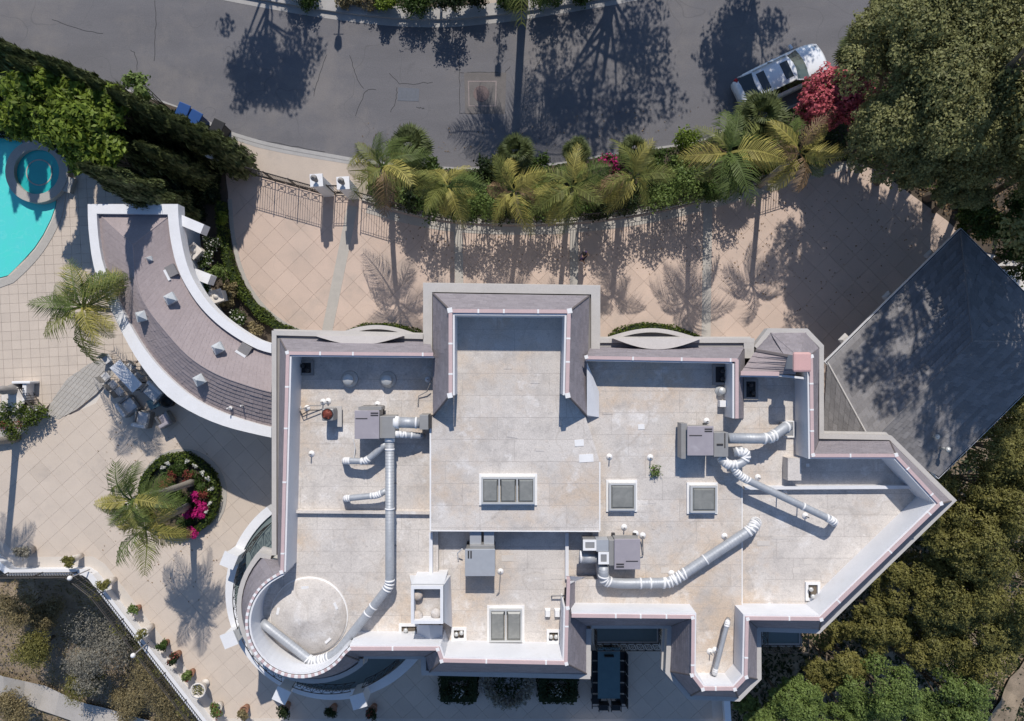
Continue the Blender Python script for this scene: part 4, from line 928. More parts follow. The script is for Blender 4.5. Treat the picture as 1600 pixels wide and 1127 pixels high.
MB().pxbox(1120, 693.5, 1130, 696.5, 8.5, 8.45).build('louvre', M['dark'], u2); MB().pxbox(1132, 677, 1133.5, 700, 8.5, 8.45).build('louvre', M['dark'], u2)
u3 = unit('lavender-topped air conditioner on the south-east roof beside two white-framed hoods', 960, 842.5, 1000.5, 890, 8.5, ZK, 'lav', (951.5, 844, 960, 884), [(963, 880, 975, 888, 2, True), (978, 876, 997, 878.5, 1, True)])
MB().pxbox(932, 844, 951, 862, 8.42, ZK+.3).build('plenum_arm', M['unitblue'], u3)
u4 = unit('pale blue-grey air conditioner in the sunken south-centre roof against the step', 726.5, 858, 773.5, 900.5, 8.05, ZS, 'unitblue', (734, 852, 772, 857.5), [(730, 861, 738, 873, 2, False)])
for q in ((734, 830, 752, 851.5), (756, 830, 772, 851.5)): MB().pxbox(*q, 7.8, ZS+.3).build('rectangular_duct', M['unitblue'], u4, bevel=.01)
def hood(x0, y0, x1, y1, zt, zb, label):
    t = thing('vent_hood', P((x0+x1)/2, (y0+y1)/2, zb, zt), label, 'vent hood', 'white-framed square hoods')
    MB().pxbox(x0+1, y0+1, x1-1, y1-1, zt-.03, zb).build('hood_body', M['unit'], t)
    MB().strip(PL([(x0, y0), (x1, y0), (x1, y1), (x0, y1)], zt), 0, -.085, zt-.06, zt, True).build('white_frame', M['sealant'], t)
    MB().pxbox(x0+4.5, y0+4.5, x1-4.5, y1-4.5, zt-.02, zt-.04).build('grille', M['unit'], t)
hood(911, 844, 932.5, 860.5, 8.4, ZK, 'white-framed square hood left of the lavender unit, on its arm'); hood(935, 863, 951.5, 882, 8.45, ZK, 'white-framed square hood touching the lavender unit above the duct bend')
sh = thing('duct_stub', P(918, 872, ZS, 7.9), 'short blue-grey duct stub with a white collar below the square hood', 'duct')
MB().tube([P(908, 872, 7.9), P(934, 872, 7.9)], .2, 16).build('duct_pipe', M['duct'], sh, True); MB().tube([P(906, 870, 7.9), P(909, 870, 7.9)], .23, 16).build('collar', M['sealant'], sh, True); MB().tube([P(914, 873, 7.9), P(914, 873, 6.95)], .12, 10).build('riser', M['duct'], sh)
# condenser with fan
t = thing('condenser', P(512, 650, ZL, 8.1), 'square condenser with a rusty round fan on the north-west roof', 'condenser')
MB().pxbox(502.5, 638.5, 521, 658, 8.15, ZL+.25).build('housing', M['unit'], t, bevel=.05)
c = P(511.5, 647.5, 8.15); MB().lathe((c.x, c.y, 0), [(.22, 8.12), (.22, 8.165), (.19, 8.17), (.19, 8.155)], 20).build('fan_ring', M['dark'], t, True)
MB().lathe((c.x, c.y, 0), [(.185, 8.12), (.185, 8.162), (.06, 8.19), (.01, 8.195)], 16).build('fan_hub', M['copper'], t, True)
for k in range(5): MB().box((c.x+.1*math.cos(k*1.257), c.y+.1*math.sin(k*1.257), 8.175), (.17, .06, .012), k*1.257).build('fan_blade', M['copper'], t)
MB().pxbox(511, 635, 534, 667, ZL+.22, ZL+.16).build('pad', M['cornice'], t)
MB().pxbox(512, 637, 516, 665, ZL+.16, ZL).build('sleeper', M['bark'], t); MB().pxbox(529, 637, 533, 665, ZL+.16, ZL).build('sleeper', M['bark'], t)
def bend(pts, r=.22, n=5):   # round the corners of a polyline
    pts = [Vector(p) for p in pts]; out = [pts[0]]
    for i in range(1, len(pts)-1):
        a, b, c = pts[i-1], pts[i], pts[i+1]; d1 = min(r, (a-b).length*.45); d2 = min(r, (c-b).length*.45)
        p0 = b+(a-b).normalized()*d1; p2 = b+(c-b).normalized()*d2
        for k in range(n+1):
            u = k/n; out.append((p0*(1-u)**2)+(b*2*u*(1-u))+(p2*u*u))
    return out+[pts[-1]]
def duct(label, path, r, bands, zdeck, curl=(), group='round metal ducts on the roof', legs=()):
    """path: (px,py,z); bands: indexes of corners wrapped in white tape, or floats along the run"""
    pts = [P(*p) for p in path]; t = thing('duct', (pts[0].x, pts[0].y, zdeck), label, 'duct', group); bp_ = bend(pts, r*1.9)
    MB().tube(bp_, r, 20).build('duct_pipe', M['duct'], t, True)
    rib = MB(); L = 0   # spiral seams
    for i in range(len(bp_)-1):
        a, b = bp_[i], bp_[i+1]; l = (b-a).length
        if l < .35: continue
        k = int(l/.115)
        for q in range(1, k): p = a.lerp(b, q/k); d = (b-a).normalized()*.006; rib.tube([p-d, p+d], r*1.022, 16, True)
    if rib.f: tag(rib.build('spiral_seam', M['duct'], t, True), kind='stuff')
    def wrap(i, spread=.9, nb=4):
        b = pts[i]; a = pts[i-1] if i > 0 else None; c = pts[i+1] if i < len(pts)-1 else None
        if a is None or c is None:
            o_ = c if a is None else a; d = (o_-b).normalized()
            MB().tube([b-d*.05, b+d*.16], r*1.16, 16).build('tape_band', M['sealant'], t, True); return
        d1 = (a-b).normalized(); d2 = (c-b).normalized(); q = bend([b+d1*r*2.6, b, b+d2*r*2.6], r*1.9, 8)
        for k in range(nb):
            mb_ = MB()
            u = (k+.5)/nb*(len(q)-1); j = int(u); p = q[j].lerp(q[j+1], u-j); dd = (q[j+1]-q[j]).normalized()*.035
            jt = Vector((rnd.uniform(-.01, .01), rnd.uniform(-.01, .01), 0)); mb_.tube([p-dd+jt, p+dd-jt], r*1.12, 16); mb_.build('tape_band', M['sealant'], t, True)
    for i in bands:
        if isinstance(i, tuple):
            a, b = pts[i[0]], pts[i[0]+1]; p = a.lerp(b, i[1]); d = (b-a).normalized()*.03; MB().tube([p-d, p+d], r*1.1, 16).build('tape_band', M['sealant'], t, True)
        else: wrap(i)
    for x, y, z in legs:
        c = P(x, y, z); MB().tube([Vector((c.x, c.y, zdeck)), Vector((c.x, c.y, z))], .025, 6).tube([Vector((c.x-.15, c.y, zdeck+.03)), Vector((c.x+.15, c.y, zdeck+.03))], .03, 6).build('support_leg', M['gutter'], t)
    return t
duct('long straight duct running south from the west unit and round the dome', [(609, 684, 8.05), (609, 915, 8.0), (577, 956, 7.9), (527, 1019, 7.85), (507, 1030, 7.8), (487, 1034, 7.75), (412, 975, 7.65), (411, 973, ZL)], .17, [0, (0, .08), (0, .48), 1, (2, .05), (1, .8), 4, 5], ZL, legs=[(609, 760, 8), (609, 860, 8)])
duct('thick short duct joining the west unit to the wall box of the raised centre roof', [(617, 660, 8.15), (656, 661, 8.1)], .21, [0, (0, .85)], ZL)
t = thing('wall_box', P(662, 660, ZL, 8.1), 'grey metal wall box where the thick duct meets the raised roof', 'duct box'); MB().pxbox(655.5, 648.5, 669, 671.5, 8.35, 7.5).build('box', M['unit'], t, bevel=.01); MB().pxbox(669.5, 650, 674, 670, 8.2, 7.6).build('wall_sleeve', M['dark'], t)
duct('thin white-wrapped duct below the thick duct beside the west unit', [(617, 678, 8.1), (628, 679, 8.1), (657, 681, 7.85), (660, 681, 7.4)], .12, [0, 1, (1, .5)], ZL)
duct('crooked branch duct bending south-west under the west unit', [(604, 692, 8.0), (594, 702, 7.98), (571, 721, 7.92), (540, 720, 7.85), (539, 720, ZL)], .125, [2, 3, (2, .2)], ZL)
duct('lower branch duct ending in a white elbow above the roof curb', [(605, 766, 7.95), (590, 774, 7.9), (541, 779, 7.8), (540, 779, ZL)], .12, [1, 2, (1, .2)], ZL)
duct('thick straight duct running east from the north-east unit to a curb box', [(1138, 685, 8.3), (1203, 685.5, 8.2), (1226, 668, 8.0), (1232, 667, 7.9)], .2, [1, (2, .3)], ZX)
t = thing('curb_box', P(1233, 671, ZX, 7.9), 'square grey curb box at the end of the thick north-east duct', 'duct box'); MB().pxbox(1227, 661, 1240, 681, 8.05, ZX).build('box', M['unit'], t, bevel=.01); MB().strip(PL([(1227, 660), (1240, 660), (1240, 682), (1227, 682)], ZX+.1), -.0, .05, ZX-.01, ZX+.08, True).build('curb', M['sealant'], t)
duct('tightly coiled white-banded duct looping beside the north-east unit', [(1127, 714, 8.1), (1130, 722, 8.2), (1142, 728, 8.25), (1160, 724, 8.25), (1168, 712, 8.25), (1160, 705, 8.25), (1146, 707, 8.2)], .165, [1, 2, 4, 5], ZK)
duct('long thin duct slanting south-east from the coil to a white elbow', [(1146, 728, 8.2), (1150, 738, 8.2), (1163, 748, 8.18), (1298, 812, 8.1), (1303, 816, 8.05), (1303, 817, ZX)], .14, [1, 2, (3, .0), (2, .68), 3, 4], ZX, legs=[(1225, 776, 8.1), (1258, 792, 8.1)])
duct('heavy duct from the south-east unit bending north-east across the roof', [(943, 884, 8.2), (943, 908, 8.05), (968, 912, 8.0), (1046, 911, 8.0), (1062, 901, 8.0), (1176, 826, 8.0), (1180, 818, 7.9), (1181, 816, ZK)], .195, [1, (2, .42), (2, .62), 3, 4, (4, .35), 5, 6], ZK)
duct('short slim duct leaning down the southern roof arm', [(1137.5, 968, ZK+.1), (1136.5, 974, ZK+.45), (1117, 1050, ZK+.45), (1116, 1056, ZK+.1)], .09, [1, 2], ZK)
# ------------------------------------------------------------------ curved pavilion (wing)
WING = thing('pavilion', P(300, 520, 0), 'long curved single-storey pavilion with brown shingles between white parapet bands', 'building')
WZ = 4.3; nW = 26
O = resample(smooth_line(PL([(137, 319), (137.5, 358), (146.5, 426), (175.5, 490), (211, 560), (255, 616), (293, 642), (345, 665.5), (400, 679), (424, 684)], WZ), 2), nW)
Oi = resample(smooth_line(PL([(151, 334), (153, 370), (160, 415), (190, 485), (232, 558), (293, 618), (345, 645), (400, 662.5), (424, 668)], WZ), 2), nW)
I = resample(smooth_line(PL([(278, 319), (279.5, 358), (293, 423), (322, 470), (351, 499), (400, 531), (424, 537)], WZ), 2), nW)
Ii = resample(smooth_line(PL([(262, 335), (266, 376), (278, 426), (310, 479), (351, 517), (400, 546), (424, 552)], WZ), 2), nW)
Rg = resample(smooth_line(PL([(207, 383), (211, 440), (228, 480), (255, 514), (293, 558), (340, 587), (400, 607), (424, 613)], 5.0), 2), nW)
b1 = MB(); b2 = MB()
for k in range(nW):
    b1.prism([O[k], O[k+1], Oi[k+1], Oi[k]], WZ-.6, WZ, True); b2.prism([I[k], I[k+1], Ii[k+1], Ii[k]], WZ-.6, WZ, True)
b1.build('parapet_band', M['white'], WING); b2.build('parapet_band', M['white'], WING)
MB().prism([O[0], I[0], Ii[0], Oi[0]], WZ-.6, WZ-.0025, True).build('parapet_band', M['white'], WING)
ez = Vector((0, 0, -.22))
r1 = MB(); r2 = MB()
for k in range(nW):
    shingles(r1, Oi[k]+ez, Oi[k+1]+ez, Rg[k+1], Rg[k], .2, .3, .03, 0)
    shingles(r2, Ii[k]+ez, Ii[k+1]+ez, Rg[k+1], Rg[k], .2, .3, .012, 0)
shingles(r2, Oi[0]+ez, Ii[0]+ez, Rg[0], Rg[0], .2, .3, .012)
tag(r1.build('shingles', M['shingle2'], WING), kind='stuff'); tag(r2.build('shingles', M['shingle2'], WING), kind='stuff')
MB().tube([Oi[0]+ez, Rg[0]], .03, 6).tube([Ii[0]+ez, Rg[0]], .03, 6).build('hip_cap', M['shingle2'], WING)
MB().tube(Rg, .035, 6).build('ridge_cap', M['shingle2'], WING)
wm = MB()
for k in range(nW):
    a0, a1 = O[k].lerp(I[k], .16), O[k+1].lerp(I[k+1], .16); c0, c1 = O[k].lerp(I[k], .74), O[k+1].lerp(I[k+1], .74)
    wm.quad(Vector((a0.x, a0.y, -.1)), Vector((a1.x, a1.y, -.1)), Vector((a1.x, a1.y, 3.72)), Vector((a0.x, a0.y, 3.72))); wm.quad(Vector((c0.x, c0.y, -.1)), Vector((c1.x, c1.y, -.1)), Vector((c1.x, c1.y, 3.72)), Vector((c0.x, c0.y, 3.72)))
a0, c0 = O[0].lerp(I[0], .16), O[0].lerp(I[0], .74); wm.quad(Vector((a0.x, a0.y-.3, -.1)), Vector((c0.x, c0.y-.3, -.1)), Vector((c0.x, c0.y-.3, 3.72)), Vector((a0.x, a0.y-.3, 3.72)))
wm.build('wall', M['white'], WING)
for k in range(3, nW-5, 4): p = O[k].lerp(I[k], .035); MB().lathe((p.x, p.y, 0), [(.2, -.05), (.2, .15), (.14, .2), (.12, 3.5), (.2, 3.7)], 14).build('column', M['white'], WING, True)
for (x0, y0, x1, y1, z) in ((278, 336, 316, 366, 4.0), (296, 419, 327, 445, 3.4)):   # fin walls on the garden side
    MB().strip([P(x0, y0+6, z), P(x1, y1-8, z)], -.22, .22, z-.62, z).build('fin_wall', M['white'], WING)
for x, y, s in ((263, 466, .5), (218, 494, .5), (338, 544, .5), (309, 594, .5), (231, 404, .25)):
    q = min(range(nW), key=lambda k: (Rg[k]-P(x, y, 5.0)).length); z = 4.78 if s > .3 else 4.6; c = P(x, y, z+.2); f_ = MB().box((c.x, c.y, z), (s*.85, s*.85, .16), .5 if x > 250 else .25).build('roof_lantern', M['frost'], WING)
    MB().box((c.x, c.y, z+.2), (s*.8, s*.8, .24), .5 if x > 250 else .25, .08).build('lantern_glazing', M['frost'], f_)
for x, y, a in ((267, 423, -1.1), (382, 546, -.55)):
    c = P(x, y, 4.4); MB().box((c.x, c.y, 4.32), (.5, .42, .16), a).build('roof_recess', M['shingle3'], WING); MB().box((c.x-.16, c.y-.2, 4.39), (.5, .1, .1), a).build('recess_flashing', M['white'], WING)
for x, y in ((229, 404), (357, 638), (378, 634)):
    c = P(x, y, 4.6); MB().tube([Vector((c.x, c.y, 4.3)), c+Vector((0, 0, .15))], .03, 8).tube([Vector((c.x, c.y, 4.3)), Vector((c.x, c.y, 4.42))], .08, 8).build('vent_pipe', M['sealant'], WING)
# ------------------------------------------------------------------ garage
GZ = 3.4; GAR = thing('garage', P(1480, 560, 0), 'garage with a broad grey hip roof set diagonally beyond the house', 'garage')
gA, gB, gE, gS = [P(x, y, GZ) for x, y in ((1501, 361), (1293, 566), (1677, 536), (1466, 744))]; r1_, r2_ = P(1520, 533, 4.7), P(1361, 690, 4.7)
mb = MB(); shingles(mb, gA, gB, r2_, r1_, .28, .4, .03); shingles(mb, gE, gA, r1_, r1_, .28, .4, .03); shingles(mb, gS, gE, r1_, r2_, .28, .4, .035); shingles(mb, gB, gS, r2_, r2_, .26, .33)
shingles(mb, P(1284, 705, 3.3), gB, r2_, P(1350, 705, 4.5), .26, .33)
tag(mb.build('shingles', M['shingle3'], GAR), kind='stuff')
MB().tube([gA, r1_], .045, 6).tube([gE, r1_], .045, 6).build('hip_cap', M['shingle3'], GAR); MB().tube([r1_, r2_], .045, 6).build('ridge_cap', M['shingle3'], GAR); MB().tube([gB, r2_], .04, 6).build('hip_cap', M['cornice'], GAR)
gl = [gB, gA, gE, gS]
MB().strip(gl, .09, -.0, GZ-.2, GZ+.02, True).build('gutter', M['white'], GAR); MB().strip(gl, .07, .02, GZ+.0, GZ+.024, True).build('gutter_channel', M['dark'], GAR)
MB().prism(offset(gl, -1.2, True), -.1, GZ-.02, True).build('wall', M['wall'], GAR)
# drive side: two garage doors
d_ = (gA-gB).normalized(); nrm = Vector((-d_.y, d_.x, 0))
for u in (.27, .7):
    p = gB.lerp(gA, u)-nrm*1.2; o = MB().box((p.x+nrm.x*.03, p.y+nrm.y*.03, 1.15), (2.6, .08, 2.3), math.atan2(d_.y, d_.x)).build('garage_door', M['cornice'], GAR)
    for k in range(4): MB().box((p.x+nrm.x*.08, p.y+nrm.y*.08, .3+k*.55), (2.4, .03, .45), math.atan2(d_.y, d_.x)).build('door_panel', M['white'], o)
for u in (.17, .5, .82): p = gB.lerp(gA, u)+nrm*.02; MB().box((p.x, p.y, 3.0), (.45, .45, .1), math.atan2(d_.y, d_.x), .5).build('bracket_canopy', M['cornice'], GAR)
for x, y in ((1466, 683), (1483, 703)):
    c = P(x, y, 4.35); base_ = Vector((c.x, c.y, 3.9)); o = MB().tube([base_-Vector((0, 0, .35)), c-Vector((0, 0, .1))], .06, 10).build('flue_pipe', M['alu'], GAR, True); MB().lathe((c.x, c.y, 0), [(.06, 4.2), (.12, 4.24), (.12, 4.3), (.02, 4.38)], 14).build('flue_cap', M['alu'], o, True)
# ------------------------------------------------------------------ gate, fence, pillars
def fence_run(name, label, cat, line, h, z0, dens=.115, group=None, motif=True, panel=1.3, post=.03):
    line = [Vector(p) for p in line]; t = thing(name, (line[0].x, line[0].y, z0), label, cat, group); tot = sum((line[i+1]-line[i]).length for i in range(len(line)-1))
    np_ = max(1, round(tot/panel)); pts = resample(line, np_)
    for i in range(np_):
        a, b = pts[i], pts[i+1]; L = (b-a).length; d = (b-a).normalized(); pn = MB()
        for zz, rr in ((h, .024), (h-.12, .013), (.08, .022), (.42, .015)): MB().tube([a+Vector((0, 0, z0+zz)), b+Vector((0, 0, z0+zz))], rr, 4).build('rail', M['iron'], t)
        k = int(L/dens); bars = MB()
        for q in range(1, k): p = a+d*(q*L/k); bars.tube([p+Vector((0, 0, z0+(.42 if motif else .08))), p+Vector((0, 0, z0+h+.0))], .013, 4, False)
        tag(bars.build('baluster', M['iron'], t), kind='stuff')
        if motif:
            for c0 in (.28, .72):
                mo = MB(); c = a+d*L*c0; w = .19
                mo.tube([c-d*w+Vector((0, 0, z0+.1)), c+d*w+Vector((0, 0, z0+.4))], .018, 4); mo.tube([c-d*w+Vector((0, 0, z0+.4)), c+d*w+Vector((0, 0, z0+.1))], .018, 4)
                for s in (-1, 1): mo.tube([c+d*w*s+Vector((0, 0, z0+.08)), c+d*w*s+Vector((0, 0, z0+.42))], .016, 4)
                mo.tube([c+d*.07*math.cos(q*.785)+Vector((0, 0, z0+.25+.07*math.sin(q*.785))) for q in range(9)], .014, 4)
                mo.build('scroll_motif', M['iron'], t)
    for p in pts: MB().box((p.x, p.y, z0+h/2+.05), (post*1.6, post*1.6, h+.12)).build('post', M['iron'], t)
    return t
fence_run('gate', 'black wrought iron driveway gate of four leaves with crossed scroll motifs', 'gate', PL([(357, 263), (504, 304)]), 1.65, 0, panel=1.22)
fence_run('pedestrian_gate', 'narrow iron pedestrian gate between two white pillars', 'gate', PL([(524, 303), (548, 303)]), 1.6, 0, panel=1.0)
fl_ = smooth_line(PL([(566, 312), (640, 334), (720, 348), (850, 351), (960, 341), (1060, 322), (1180, 288), (1330, 240)]), 1)
fence_run('fence', 'black wrought iron fence behind the palms along the driveway', 'fence', fl_, 1.65, 0, panel=1.5, dens=.13)
o = MB().strip(fl_, -.05, .22, -.1, .12).build('garden_kerb', M['stonestrip']); tag(o, 'low stone kerb under the iron fence', None, None, 'structure')
def urn(c, s, m, parent, name='urn'):
    return MB().lathe((c.x, c.y, c.z), [(.10*s, 0), (.13*s, .04*s), (.05*s, .1*s), (.06*s, .18*s), (.17*s, .34*s), (.2*s, .5*s), (.16*s, .58*s), (.19*s, .62*s), (.10*s, .66*s), (.05*s, .8*s), (.0, .9*s)], 14).build(name, m, parent, True)
for x, y, lb in ((514, 300, 'square white gate pillar with a grey urn, nearer the driveway gate'), (553, 304, 'square white gate pillar with a grey urn, right of the pedestrian gate')):
    b = P(x, y, 0); t = thing('gate_pillar', b, lb, 'pillar', 'white gate pillars'); MB().box((b.x, b.y, 1.05), (.5, .5, 2.1), .06).build('shaft', M['white'], t, bevel=.015); MB().box((b.x, b.y, 2.15), (.6, .6, .1), .06).build('cap', M['white'], t, bevel=.01)
    u_ = thing('urn', (b.x, b.y, 2.2), 'dark grey finial urn on top of the %s gate pillar' % ('left' if x < 530 else 'right'), 'urn', 'urns on the gate pillars'); urn(Vector((b.x, b.y, 2.2)), .75, M['gutter'], u_, 'urn_body')
for x, y in ((366, 258),):
    b = P(x, y, 0); t = thing('gate_pillar', b, 'white gate pillar at the cypress end of the driveway gate', 'pillar', 'white gate pillars'); MB().box((b.x, b.y, 1.15), (.55, .7, 2.3), -.3).build('shaft', M['white'], t, bevel=.015); MB().box((b.x, b.y, 2.33), (.66, .8, .08), -.3).build('cap', M['white'], t)
# ------------------------------------------------------------------ street furniture and the car
UT = thing('utility_vault', P(757, 146, 0), 'square concrete utility vault with a round manhole in the street', 'manhole', None)
MB().prism(PL([(725, 113), (791, 113), (789, 178), (727, 177)]), -.06, -.044).build('concrete_collar', mat('collar', (.17, .155, .148), .9, (.12, .11, .105), 3, .9, fine=.1), UT)
MB().strip(PL([(731, 126), (776, 126), (775, 166), (732, 166)]), 0, -.05, -.05, -.038, True).build('steel_frame', M['vframe'], UT)
c = P(752, 146, 0); MB().lathe((c.x, c.y, 0), [(.4, -.05), (.4, -.036), (.36, -.034), (.36, -.04), (.01, -.04)], 24).build('manhole_cover', mat('manhole', (.19, .13, .125), .7, (.1, .085, .08), 20, .9), UT)
UT2 = thing('utility_cover', P(639, 147, 0), 'small blue-grey rectangular utility cover in the street', 'utility cover')
MB().prism(PL([(622, 136), (655, 138), (654, 158), (621, 157)]), -.06, -.040).build('cover_plate', mat('cover', (.13, .14, .165), .7, (.1, .11, .13), 9, .9), UT2, bevel=.004)
for k in range(4): p = P(628+7*k, 147, 0); MB().box((p.x, p.y, -.038), (.05, .35, .008)).build('cover_rib', M['kerb2'], UT2)
cr = MB()
for ln in ([(546, 86), (552, 105), (556, 122), (568, 138)], [(587, 140), (571, 139), (563, 160), (555, 181)], [(608, 114), (618, 124), (625, 132), (676, 128)], [(620, 136), (619, 158), (610, 175)], [(715, 85), (718, 110), (718, 178)], [(650, 167), (663, 169)], [(719, 177), (790, 176)], [(719, 113), (790, 113)], [(790, 112), (798, 104)], [(241, 0), (243, 30), (240, 95)], [(203, 78), (212, 85), (213, 110)], [(510, 85), (497, 120), (490, 150)], [(845, 90), (835, 110)], [(80, 30), (120, 45), (160, 52)], [(402, 217), (447, 227), (507, 237)]):
    q = resample(smooth_line(PL(ln), 1), 10)
    for k in range(1, 10): q[k] += Vector((rnd.uniform(-.04, .04), rnd.uniform(-.04, .04), 0))
    cr.strip(q, -.013, .013, -.06, -.046)
tag(cr.build('tar_seal', M['asphalt_new']), 'dark tar-filled cracks in the asphalt', None, None, 'stuff')
def car():
    c = P(1223, 117, .8); a = math.radians(25.5); t = thing('parked_car', (0, 0, 0), 'white estate car parked at the kerb, half under the red bougainvillea', 'car')
    ORG[t.name] = Vector((0, 0, 0))
    xs = [-2.36, -2.30, -2.1, -1.7, -1.0, 0, .7, 1.2, 1.6, 1.95, 2.2, 2.32]; hw = [.60, .74, .84, .89, .91, .91, .91, .90, .88, .82, .68, .45]
    zt = [.80, .92, .98, 1.0, 1.0, 1.0, 1.0, .97, .92, .86, .76, .66]; zbn = [.42, .32, .26, .24, .22, .22, .22, .22, .24, .26, .30, .38]
    b = MB(); pr = []
    for x, w, z1, z0 in zip(xs, hw, zt, zbn):
        pr.append([(x, -w*.92, z0), (x, -w, z0+.12), (x, -w, z1-.28), (x, -w*.97, z1-.12), (x, -w*.86, z1-.02), (x, -w*.45, z1+.03), (x, 0, z1+.045), (x, w*.45, z1+.03), (x, w*.86, z1-.02), (x, w*.97, z1-.12), (x, w, z1-.28), (x, w, z0+.12), (x, w*.92, z0)])
    n = len(pr[0]); b.v = [Vector(p) for r in pr for p in r]; m_ = len(pr)
    b.f = [(i*n+k, (i+1)*n+k, (i+1)*n+(k+1) % n, i*n+(k+1) % n) for i in range(m_-1) for k in range(n)]+[tuple(range(n)), tuple(range((m_-1)*n, m_*n))[::-1]]
    body = b.build('body', M['carpaint'], t, True)
    def loop(x0, x1, w0, w1, z, cr_=.18):   # outline, w0 rear half width w1 front, curved windscreen edge
        out = []
        for k in range(7): u = -1+2*k/6; out.append((x1+cr_*(1-u*u)-.04, u*w1, z))
        for k in range(7): u = 1-2*k/6; out.append((x0-.07*(1-u*u), u*w0, z))
        return [Vector(p) for p in out]
    lo = loop(-2.12, 1.05, .78, .80, .96, .22); hi = loop(-1.62, .28, .60, .62, 1.43, .16)
    def face(i, j, nm, m, inset=.03, out_=.0):
        mb_ = MB(); idx = []
        k = i
        while True:
            idx.append(k % 14)
            if k % 14 == j % 14: break
            k += 1
        for q in range(len(idx)-1): mb_.quad(lo[idx[q]], lo[idx[q+1]], hi[idx[q+1]], hi[idx[q]])
        return mb_.build(nm, m, t, True)
    face(0, 6, 'windscreen', M['windshield']); face(6, 7, 'side_window', M['carglass']); face(7, 13, 'rear_window', M['carglass']); face(13, 14, 'side_window', M['carglass'])
    rf = MB(); hi2 = [v+Vector((0, 0, .005)) for v in hi]; n2 = len(hi); up_ = [Vector((v.x*.96-.02, v.y*.86, 1.475)) for v in hi]
    rf.v = hi2+up_; rf.f = [(k, (k+1) % n2, n2+(k+1) % n2, n2+k) for k in range(n2)]+[tuple(range(n2, 2*n2))]
    rf.build('roof', M['carpaint'], t, True)
    MB().box((-.06, 0, 1.476), (.40, .84, .016)).build('sunroof', M['carglass'], t, bevel=.04)
    MB().box((-1.28, 0, 1.465), (.42, .92, .03)).build('rear_roof_glass', M['carglass'], t, bevel=.03)
    for s in (-1, 1):
        MB().tube([(-1.55, s*.60, 1.48), (-.7, s*.615, 1.50), (.2, s*.59, 1.48)], .018, 6).build('roof_rail', M['alu'], t, True)
        MB().tube([(.2, s*.625, 1.44), (.7, s*.74, 1.18), (1.0, s*.82, .98)], .035, 6).build('front_pillar', M['carpaint'], t, True)
        MB().tube([(-1.55, s*.61, 1.43), (-1.9, s*.71, 1.15), (-2.08, s*.78, .97)], .045, 6).build('rear_pillar', M['carpaint'], t, True)
        MB().tube([(-.5, s*.635, 1.42), (-.5, s*.80, 1.0)], .02, 4).build('door_pillar', M['black'], t)
        MB().box((.82, s*1.01, 1.02), (.13, .24, .13), s*.25).build('wing_mirror', M['carpaint'], t, bevel=.03)
        MB().box((1.98, s*.64, .78), (.32, .16, .14), -s*.5).build('headlight', M['lampglass'], t, bevel=.03)
        MB().box((-2.18, s*.70, .86), (.16, .2, .2), s*.3).build('tail_light', M['redlamp'], t, bevel=.03)
        MB().box((-.1, s*.915, .76), (.2, .02, .03)).build('door_handle', M['carpaint'], t)
        for x in (-1.42, 1.38):
            w_ = MB().tube([(x, s*.70, .33), (x, s*.915, .33)], .33, 20).build('wheel', M['rubber'], t, True); MB().tube([(x, s*.90, .33), (x, s*.93, .33)], .21, 14).build('rim', M['rim'], w_)
    MB().box((-2.34, 0, .55), (.05, .5, .12)).build('number_plate', M['alu'], t)
    for s in (-.25, .2): MB().tube([(.95, s, 1.04), (.75, s-.45, 1.10)], .009, 4).build('wiper', M['black'], t)
    MB().tube([(2.05, -.6, .80), (2.16, 0, .80), (2.05, .6, .80)], .012, 4).build('bonnet_edge', M['gutter'], t)
    t.location = (c.x, c.y, -.05); t.rotation_euler.z = a; return t
car()
def bin_(x, y, m, label, rz):
    b = P(x, y, 0); t = thing('wheelie_bin', (0, 0, 0), label, 'bin', 'wheeled bins on the street')
    MB().box((0, 0, .52), (.48, .5, .9), 0, 1.12).build('body', M[m], t, bevel=.02); MB().box((0, .02, 1.01), (.6, .68, .07)).build('lid', M[m], t, bevel=.03)
    MB().tube([(-.2, -.36, .98), (.2, -.36, .98)], .018, 6).build('handle', M[m], t)
    for s in (-1, 1): MB().tube([(s*.24, -.22, .1), (s*.3, -.22, .1)], .1, 12).build('wheel', M['rubber'], t)
    t.location = (b.x, b.y, -.05); t.rotation_euler.z = rz
bin_(300, 184, 'bluebin', 'blue wheeled bin beside the kerb, farther from the gate', -.4); bin_(318, 195, 'bluebin', 'second blue wheeled bin, next to the black one', -.5); bin_(352, 209, 'blackbin', 'black wheeled bin on the street nearest the gate', -.45)
# lamp post north of the street (stands just outside the picture, its shadow crosses the road)
b = P(534, -52, 0); t = thing('street_lamp', b, 'slim street lamp behind the far kerb, known by its thin shadow', 'street lamp'); MB().tube([b, b+Vector((0, 0, 3.4))], [.06, .04], 8).build('pole', M['black'], t); MB().lathe((b.x, b.y, 0), [(.05, 3.4), (.16, 3.5), (.2, 3.9), (.05, 4.1), (.01, 4.2)], 10).tube([b+Vector((-.25, 0, 3.3)), b+Vector((.25, 0, 3.3))], .02, 5).build('lantern', M['black'], t)
b = P(787, -70, 0); t = thing('sign_post', b, 'thin post beyond the far kerb wrapped by a climber', 'post'); MB().tube([b, b+Vector((0, 0, 5.6))], .035, 8).box(b+Vector((0, 0, 5.7)), (.3, .3, .3)).build('pole', M['gutter'], t)
foliage('climbing_leaves', [(b.x+rnd.uniform(-.25, .25), b.y, 2.4+k*.35, .22) for k in range(9)], 45, .12, M['leaf_mid'], t)
b = P(690, 18, 0); t = thing('mailbox', b, 'small white mailbox between the far hedges', 'mailbox'); MB().box((b.x, b.y, .5), (.12, .12, 1.0)).build('post', M['white'], t); MB().ball((b.x-.02, b.y-.1, .75), .13).build('globe', M['white'], t, True)
